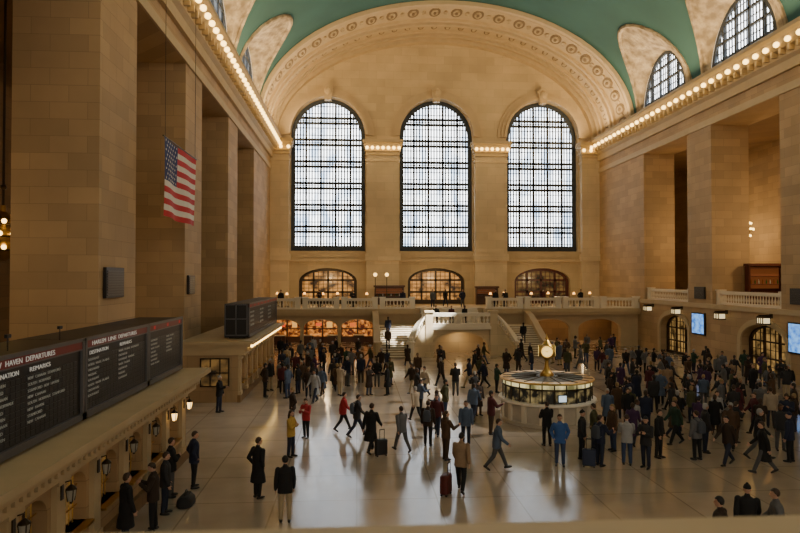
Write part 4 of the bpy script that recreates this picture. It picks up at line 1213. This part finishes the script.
NEAR = [
    (258, 498, 'pockets', -40, 'black', 'black trousers', 'person in long black coat standing alone in the left foreground', dict(long=True, scale=1.02)),
    (285, 522, 'standing', 8, 'black', 'khaki trousers', 'person in black jacket and khaki trousers seen from behind, left foreground', dict(hair='black')),
    (291, 457, 'folded', -110, 'mustard', 'dark jeans', 'person in mustard yellow jacket standing on open floor', dict(scale=.97, style='long')),
    (306, 438, 'phone', 150, 'red', 'black trousers', 'person in red jacket just right of the mustard yellow jacket', dict(scale=.92)),
    (171, 497, 'folded', -70, 'black', 'grey trousers', 'person in black jacket and grey trousers leaning by near ticket windows', dict()),
    (194, 488, 'pockets', -60, 'navy', 'black trousers', 'person in navy jacket by the end of the near ticket counter', dict()),
    (124, 546, 'standing', -50, 'black', 'dark jeans', 'person in black coat at bottom left, nearest the ticket windows', dict(long=True)),
    (153, 531, 'phone', 100, 'dark brown', 'black trousers', 'person in dark brown jacket at bottom left beside the black coat', dict()),
    (165, 514, 'standing', -80, 'charcoal', 'dark jeans', 'person in charcoal jacket behind the dark brown jacket, bottom left', dict(scale=.97)),
    (343, 431, 'walking', -80, 'red', 'black trousers', 'person in red jacket walking, left of the mid-floor pair', dict(scale=.95)),
    (357, 437, 'walking', -85, 'charcoal', 'dark jeans', 'person in charcoal jacket walking beside the red jacket, mid-floor', dict(pack=True)),
    (371, 453, 'walking', -30, 'black', 'black trousers', 'person in long black coat striding across middle of floor', dict(long=True, scale=1.06)),
    (402, 452, 'walking', 30, 'grey', 'grey trousers', 'person in grey jacket and grey trousers walking, middle of floor', dict(scale=.98)),
    (428, 446, 'standing', -20, 'dark brown', 'black trousers', 'person in dark brown jacket with backpack, left of the centre group', dict(pack=True)),
    (437, 436, 'walking', 160, 'maroon', 'dark jeans', 'person in maroon jacket walking behind the centre group', dict()),
    (446, 460, 'gesturing', -60, 'brown', 'brown trousers', 'person in brown jacket with one forearm raised, centre group', dict(style='long')),
    (461, 492, 'pulling', -20, 'tan', 'black trousers', 'person in tan jacket pulling the dark red suitcase', dict(hair='black', scale=1.03)),
    (466, 446, 'standing', 170, 'slate', 'dark jeans', 'person in slate blue jacket, right of the centre group', dict()),
    (497, 470, 'walking', -100, 'slate', 'grey trousers', 'person in slate blue jacket and grey trousers walking left of booth', dict()),
    (560, 466, 'pockets', 165, 'blue', 'blue jeans', 'person in bright blue jacket and jeans in front of booth', dict(scale=1.02)),
    (547, 446, 'folded', 5, 'black', 'black trousers', 'person in black jacket leaning at the booth counter', dict(scale=.98)),
    (582, 459, 'standing', -120, 'charcoal', 'black trousers', 'person in charcoal jacket right of the bright blue jacket', dict(hat='black')),
    (594, 450, 'pockets', 60, 'olive', 'dark jeans', 'person in olive jacket in the group right of booth', dict()),
    (600, 466, 'gesturing', -60, 'navy', 'dark jeans', 'person in navy jacket, forearm raised, in the group right of booth', dict(pack=True)),
    (613, 451, 'standing', 100, 'brown', 'blue jeans', 'person in brown jacket and jeans in the group right of booth', dict(hair='fair', style='long')),
    (627, 465, 'phone', -20, 'light grey', 'blue jeans', 'person in light grey jumper in the group right of booth', dict()),
    (646, 468, 'folded', 130, 'charcoal', 'dark jeans', 'person in charcoal jacket with folded arms, right of the booth group', dict(hat='charcoal')),
    (659, 458, 'standing', -140, 'black', 'black trousers', 'person in black jacket beside the folded-arms charcoal jacket', dict()),
    (697, 460, 'standing', 20, 'grey', 'black trousers', 'person in grey jacket with backpack on the right foreground floor', dict(pack=True)),
    (676, 445, 'walking', 100, 'dark green', 'black trousers', 'person in dark green jacket walking on the right floor', dict()),
    (717, 430, 'standing', 180, 'light grey', 'grey trousers', 'person in light grey jacket facing camera on the right floor', dict(scale=.95)),
    (756, 434, 'walking', 90, 'maroon', 'black trousers', 'person in maroon coat walking near right frame edge', dict(long=True)),
    (771, 428, 'standing', -30, 'beige', 'dark jeans', 'person in beige jacket near the right frame edge', dict()),
    (728, 466, 'walking', 110, 'dark brown', 'dark jeans', 'person in dark brown jacket walking on right floor, nearer than the crowd', dict(hair='black')),
    (764, 474, 'walking', 70, 'black', 'grey trousers', 'person in long black coat walking at right, nearest before the crowd', dict(long=True)),
    (790, 462, 'standing', 40, 'navy', 'black trousers', 'person in navy jacket standing at the right frame edge, nearer floor', dict(hat='navy')),
    (748, 560, 'walking', -30, 'black', 'black trousers', 'person in black hat at bottom right, head and shoulders above the parapet', dict(hat='black')),
    (721, 578, 'standing', 40, 'dark brown', 'black trousers', 'dark-haired person at bottom right, left of the black hat', dict(hair='black')),
    (779, 566, 'walking', 60, 'grey', 'black trousers', 'person in grey jacket at bottom right, right of the black hat', dict(hair='brown')),
]
for px, py, pose, hd, coat, trou, lb, kw in NEAR:
    p = fp(px, py)
    if p.x < 0 and p.y < 25: p.x = max(p.x, XF + .62)
    person(p, hd, pose, coat, trou, lb, True, **kw)

def free(p):
    if math.hypot(p.x - BX, p.y - BY) < 2.75: return False
    if p.x < -5.3 and (p.y < 25 or 33.8 < p.y < 49.3): return False
    if p.x < -8.6 or p.x > 26.3: return False
    if .9 < p.x < 16.9 and p.y > 51.0: return False
    if p.y > 59.4: return False
    return all(abs(p.z - z) > 1.5 or math.hypot(p.x - x, p.y - y) > .85 for x, y, z in taken)
ZONES = [
    ((244, 340), (358, 400), 40, 'in crowd by far counter'),
    ((340, 402), (358, 396), 14, 'in crowd before left stair'),
    ((404, 500), (364, 408), 18, 'in crowd before stair arch'),
    ((404, 496), (412, 440), 7, 'on floor left of booth'),
    ((505, 640), (352, 376), 24, 'in crowd behind booth'),
    ((605, 720), (370, 402), 30, 'in crowd by right arches'),
    ((605, 705), (402, 446), 22, 'in crowd right of booth'),
    ((695, 800), (374, 462), 40, 'in crowd at right edge'),
    ((215, 400), (400, 440), 3, 'on open floor at left'),
]
cw = ['black'] * 5 + ['charcoal'] * 5 + ['navy'] * 3 + ['dark brown'] * 5 + ['brown'] * 3 + ['grey'] * 3 + ['maroon', 'olive', 'olive', 'dark green', 'purple', 'slate', 'slate', 'tan', 'light grey', 'beige']
tw = ['black trousers'] * 3 + ['dark jeans'] * 3 + ['grey trousers', 'grey trousers', 'brown trousers', 'blue jeans', 'khaki trousers']
for (x0, x1), (y0, y1), n, zn in ZONES:
    used = set(); k = 0; tries = 0
    while k < n and tries < 1500:
        tries += 1
        p = fp(random.uniform(x0, x1), random.uniform(y0, y1))
        if not free(p): continue
        coat = random.choice(cw); tr = random.choice(tw); po = random.choice(['standing', 'pockets', 'walking', 'walking', 'gesturing', 'phone'])
        lg = random.random() < .3
        key = (coat, tr, po)
        if key in used: continue
        used.add(key)
        person(p, random.uniform(0, 360), po, coat, tr, 'person in %s %s and %s, %s, %s' % (coat, 'coat' if lg else 'jacket', tr, {'standing': 'arms down', 'pockets': 'hands pocketed', 'walking': 'walking', 'gesturing': 'forearm raised', 'phone': 'hands raised'}[po], zn),
               False, lg, random.choice(['black', 'black', 'brown', 'brown', 'fair', 'grey']), skin=random.choice([0, 0, 1, 2]), scale=random.uniform(.92, 1.05), group='people ' + zn)
        k += 1
def stepz(y): return 2.3 / 14 * (int((y - 52.4) / .35) + 1)
for x, y, z, hd, po, coat, tr, lb in (
        (2.7, 55.4, stepz(55.4), 10, 'standing', 'navy', 'dark jeans', 'person in navy jacket halfway up the left stair flight'),
        (2.6, 53.65, stepz(53.65), 170, 'standing', 'brown', 'black trousers', 'person in brown jacket on the lower left stair flight'),
        (14.3, 54.33, stepz(54.33), 0, 'standing', 'black', 'grey trousers', 'person in black jacket on the right stair flight'),
        (7.2, 58.2, 2.3, 180, 'pockets', 'charcoal', 'dark jeans', 'person in charcoal jacket on the stair landing, left'),
        (8.6, 57.9, 2.3, 160, 'standing', 'maroon', 'black trousers', 'person in maroon jacket on the stair landing, middle'),
        (9.9, 58.4, 2.3, 20, 'standing', 'black', 'black trousers', 'person in black jacket on the stair landing, right'),
        (7.4, 62.3, 3.7, 180, 'standing', 'grey', 'dark jeans', 'person in grey jacket at the head of the stairs, left'),
        (10.4, 62.6, 3.7, 190, 'pockets', 'navy', 'grey trousers', 'person in navy jacket at the head of the stairs, right'),
        (8.9, 64.0, 3.7, 10, 'walking', 'black', 'dark jeans', 'person in black jacket walking to the middle balcony doorway'),
        (-7.2, 61.4, 3.7, 180, 'standing', 'black', 'black trousers', 'person in black jacket behind leftmost far balustrade run'),
        (-3.6, 62.0, 3.7, 170, 'phone', 'dark brown', 'black trousers', 'person in dark brown jacket behind far balustrade near left doorway'),
        (-.4, 61.6, 3.7, 190, 'folded', 'charcoal', 'black trousers', 'person in charcoal jacket, folded arms, behind far balustrade left of stairs'),
        (4.4, 61.5, 3.7, 180, 'standing', 'navy', 'black trousers', 'person in navy jacket behind far balustrade just left of stairs'),
        (13.4, 61.3, 3.7, 180, 'standing', 'black', 'dark jeans', 'person in black jacket behind far balustrade just right of stairs'),
        (14.4, 61.5, 3.7, 160, 'gesturing', 'charcoal', 'dark jeans', 'person in charcoal jacket behind far balustrade right of stairs'),
        (18.3, 62.1, 3.7, 180, 'standing', 'maroon', 'black trousers', 'person in maroon jacket behind far balustrade near right doorway'),
        (22.0, 61.7, 3.7, 200, 'pockets', 'black', 'grey trousers', 'person in black jacket behind far balustrade toward right wall')):
    person(Vector((x, y, z)), hd, po, coat, tr, lb, False)

# luggage
def suitcase(loc, rz, mat, label, group=None):
    t = thing('suitcase', label, 'suitcase', (0, 0, 0), 0, group)
    m = MB(); m.loft([(0, 0, .06, .2, .1), (0, 0, .09, .23, .13), (0, 0, .6, .23, .13), (0, 0, .63, .2, .1)], 20, 6); m.build('shell', mat, t, True)
    m = MB(); m.tube((-.09, -.1, .6), (-.09, -.1, 1.0), .012); m.tube((.09, -.1, .6), (.09, -.1, 1.0), .012); m.tube((-.1, -.1, 1.0), (.1, -.1, 1.0), .018); m.build('handle', BLACK, t)
    for x in (-.17, .17):
        for y in (-.08, .08):
            m = MB(); m.tube((x - .02, y, .035), (x + .02, y, .035), .035, n=12); m.build('wheel', BLACK, t)
    t.location = loc; t.rotation_euler = (0, 0, R(rz))
    return t
suitcase(fp(446, 495), 60, M('suitcase_red', (.09, .014, .012), .5), 'dark red upright suitcase beside the person in tan jacket')
suitcase(fp(381, 456), 20, M('suitcase_black', (.012, .012, .014), .5), 'black upright suitcase beside the long black coat, middle of floor')
suitcase(fp(589, 467), -20, M('suitcase_blue', (.02, .03, .07), .5), 'dark blue upright suitcase in the group right of booth')
b = fp(186, 505)
t = thing('duffel_bag', 'black duffel bag on the floor by the near ticket counter', 'bag', b)
m = MB(); m.loft([(b.x, b.y, 0, .2, .34), (b.x, b.y, .05, .24, .38), (b.x, b.y, .2, .22, .37), (b.x, b.y, .31, .1, .3)], 20, 3.2); m.build('shell', M('duffel_black', (.012, .012, .013), .8), t, True)
m = MB()
pts = [(b.x, b.y - .2 + .4 * k / 8, .28 + .16 * math.sin(PI * k / 8)) for k in range(9)]
for p, q in zip(pts, pts[1:]): m.tube(p, q, .016, n=6)
m.build('handle', BLACK, t)

# ------------------------------------------------------------------ lights
def area(name, loc, rot, sx, sy, power, col):
    l = bpy.data.lights.new(name, 'AREA'); l.shape = 'RECTANGLE'; l.size = sx; l.size_y = sy; l.energy = power; l.color = col
    o = bpy.data.objects.new(name, l); COL.objects.link(o); o.location = loc; o.rotation_euler = rot
    return o
def point(name, loc, power, col, r=.3):
    l = bpy.data.lights.new(name, 'POINT'); l.energy = power; l.color = col; l.shadow_soft_size = r
    o = bpy.data.objects.new(name, l); COL.objects.link(o); o.location = loc
    return o
WARM = (1, .70, .36)
area('cornice_light', (XL + 1.4, 36, 22.2), (0, R(-145), 0), .4, 66, 6300, WARM)
area('cornice_light', (XR - 1.4, 36, 22.2), (0, R(145), 0), .4, 66, 6300, WARM)
for x, y, z, w in ((-15, 20, 8, 200), (-15, 33, 9, 40), (-15, 45, 9, 30), (32.5, 43, 10.5, 650), (32.5, 55, 10.5, 500), (-6.9, 64.0, 2.6, 45), (-3.4, 64.0, 2.6, 45), (.1, 64.0, 2.6, 45), (18.6, 64.5, 2.6, 90), (23.4, 64.5, 2.6, 90), (29.5, 41.3, 3.2, 60), (29.5, 53.4, 3.2, 60), (-3.2, 66, 6.5, 260), (8.9, 66, 6.5, 260), (20.9, 66, 6.5, 220), (8.85, 55.5, 1.4, 30)):
    point('lamp', (x, y, z), w, WARM)
# spots added inside the right clerestory: sunlit patch left of the stairs, soft brightening of mid-floor
def added_spot(src, dst, e, deg, blend, r):
    l = bpy.data.lights.new('added_daylight_spot', 'SPOT'); l.energy = e; l.color = (1, .96, .88); l.spot_size = R(deg); l.spot_blend = blend; l.shadow_soft_size = r
    o = bpy.data.objects.new('added_daylight_spot', l); COL.objects.link(o); o.location = src
    o.rotation_euler = (Vector(dst) - o.location).to_track_quat('-Z', 'Y').to_euler()
added_spot((25.6, 43.4, 24.5), (4.7, 55.2, 1.9), 420000, 6.0, .3, .25)
added_spot((25.6, 31.8, 24.5), (2.5, 31.0, 0), 26000, 28, 1.0, 1.0)
w = bpy.data.worlds.new('world'); S.world = w; w.use_nodes = True
w.node_tree.nodes['Background'].inputs[0].default_value = (1, .87, .68, 1)
w.node_tree.nodes['Background'].inputs[1].default_value = 1.4
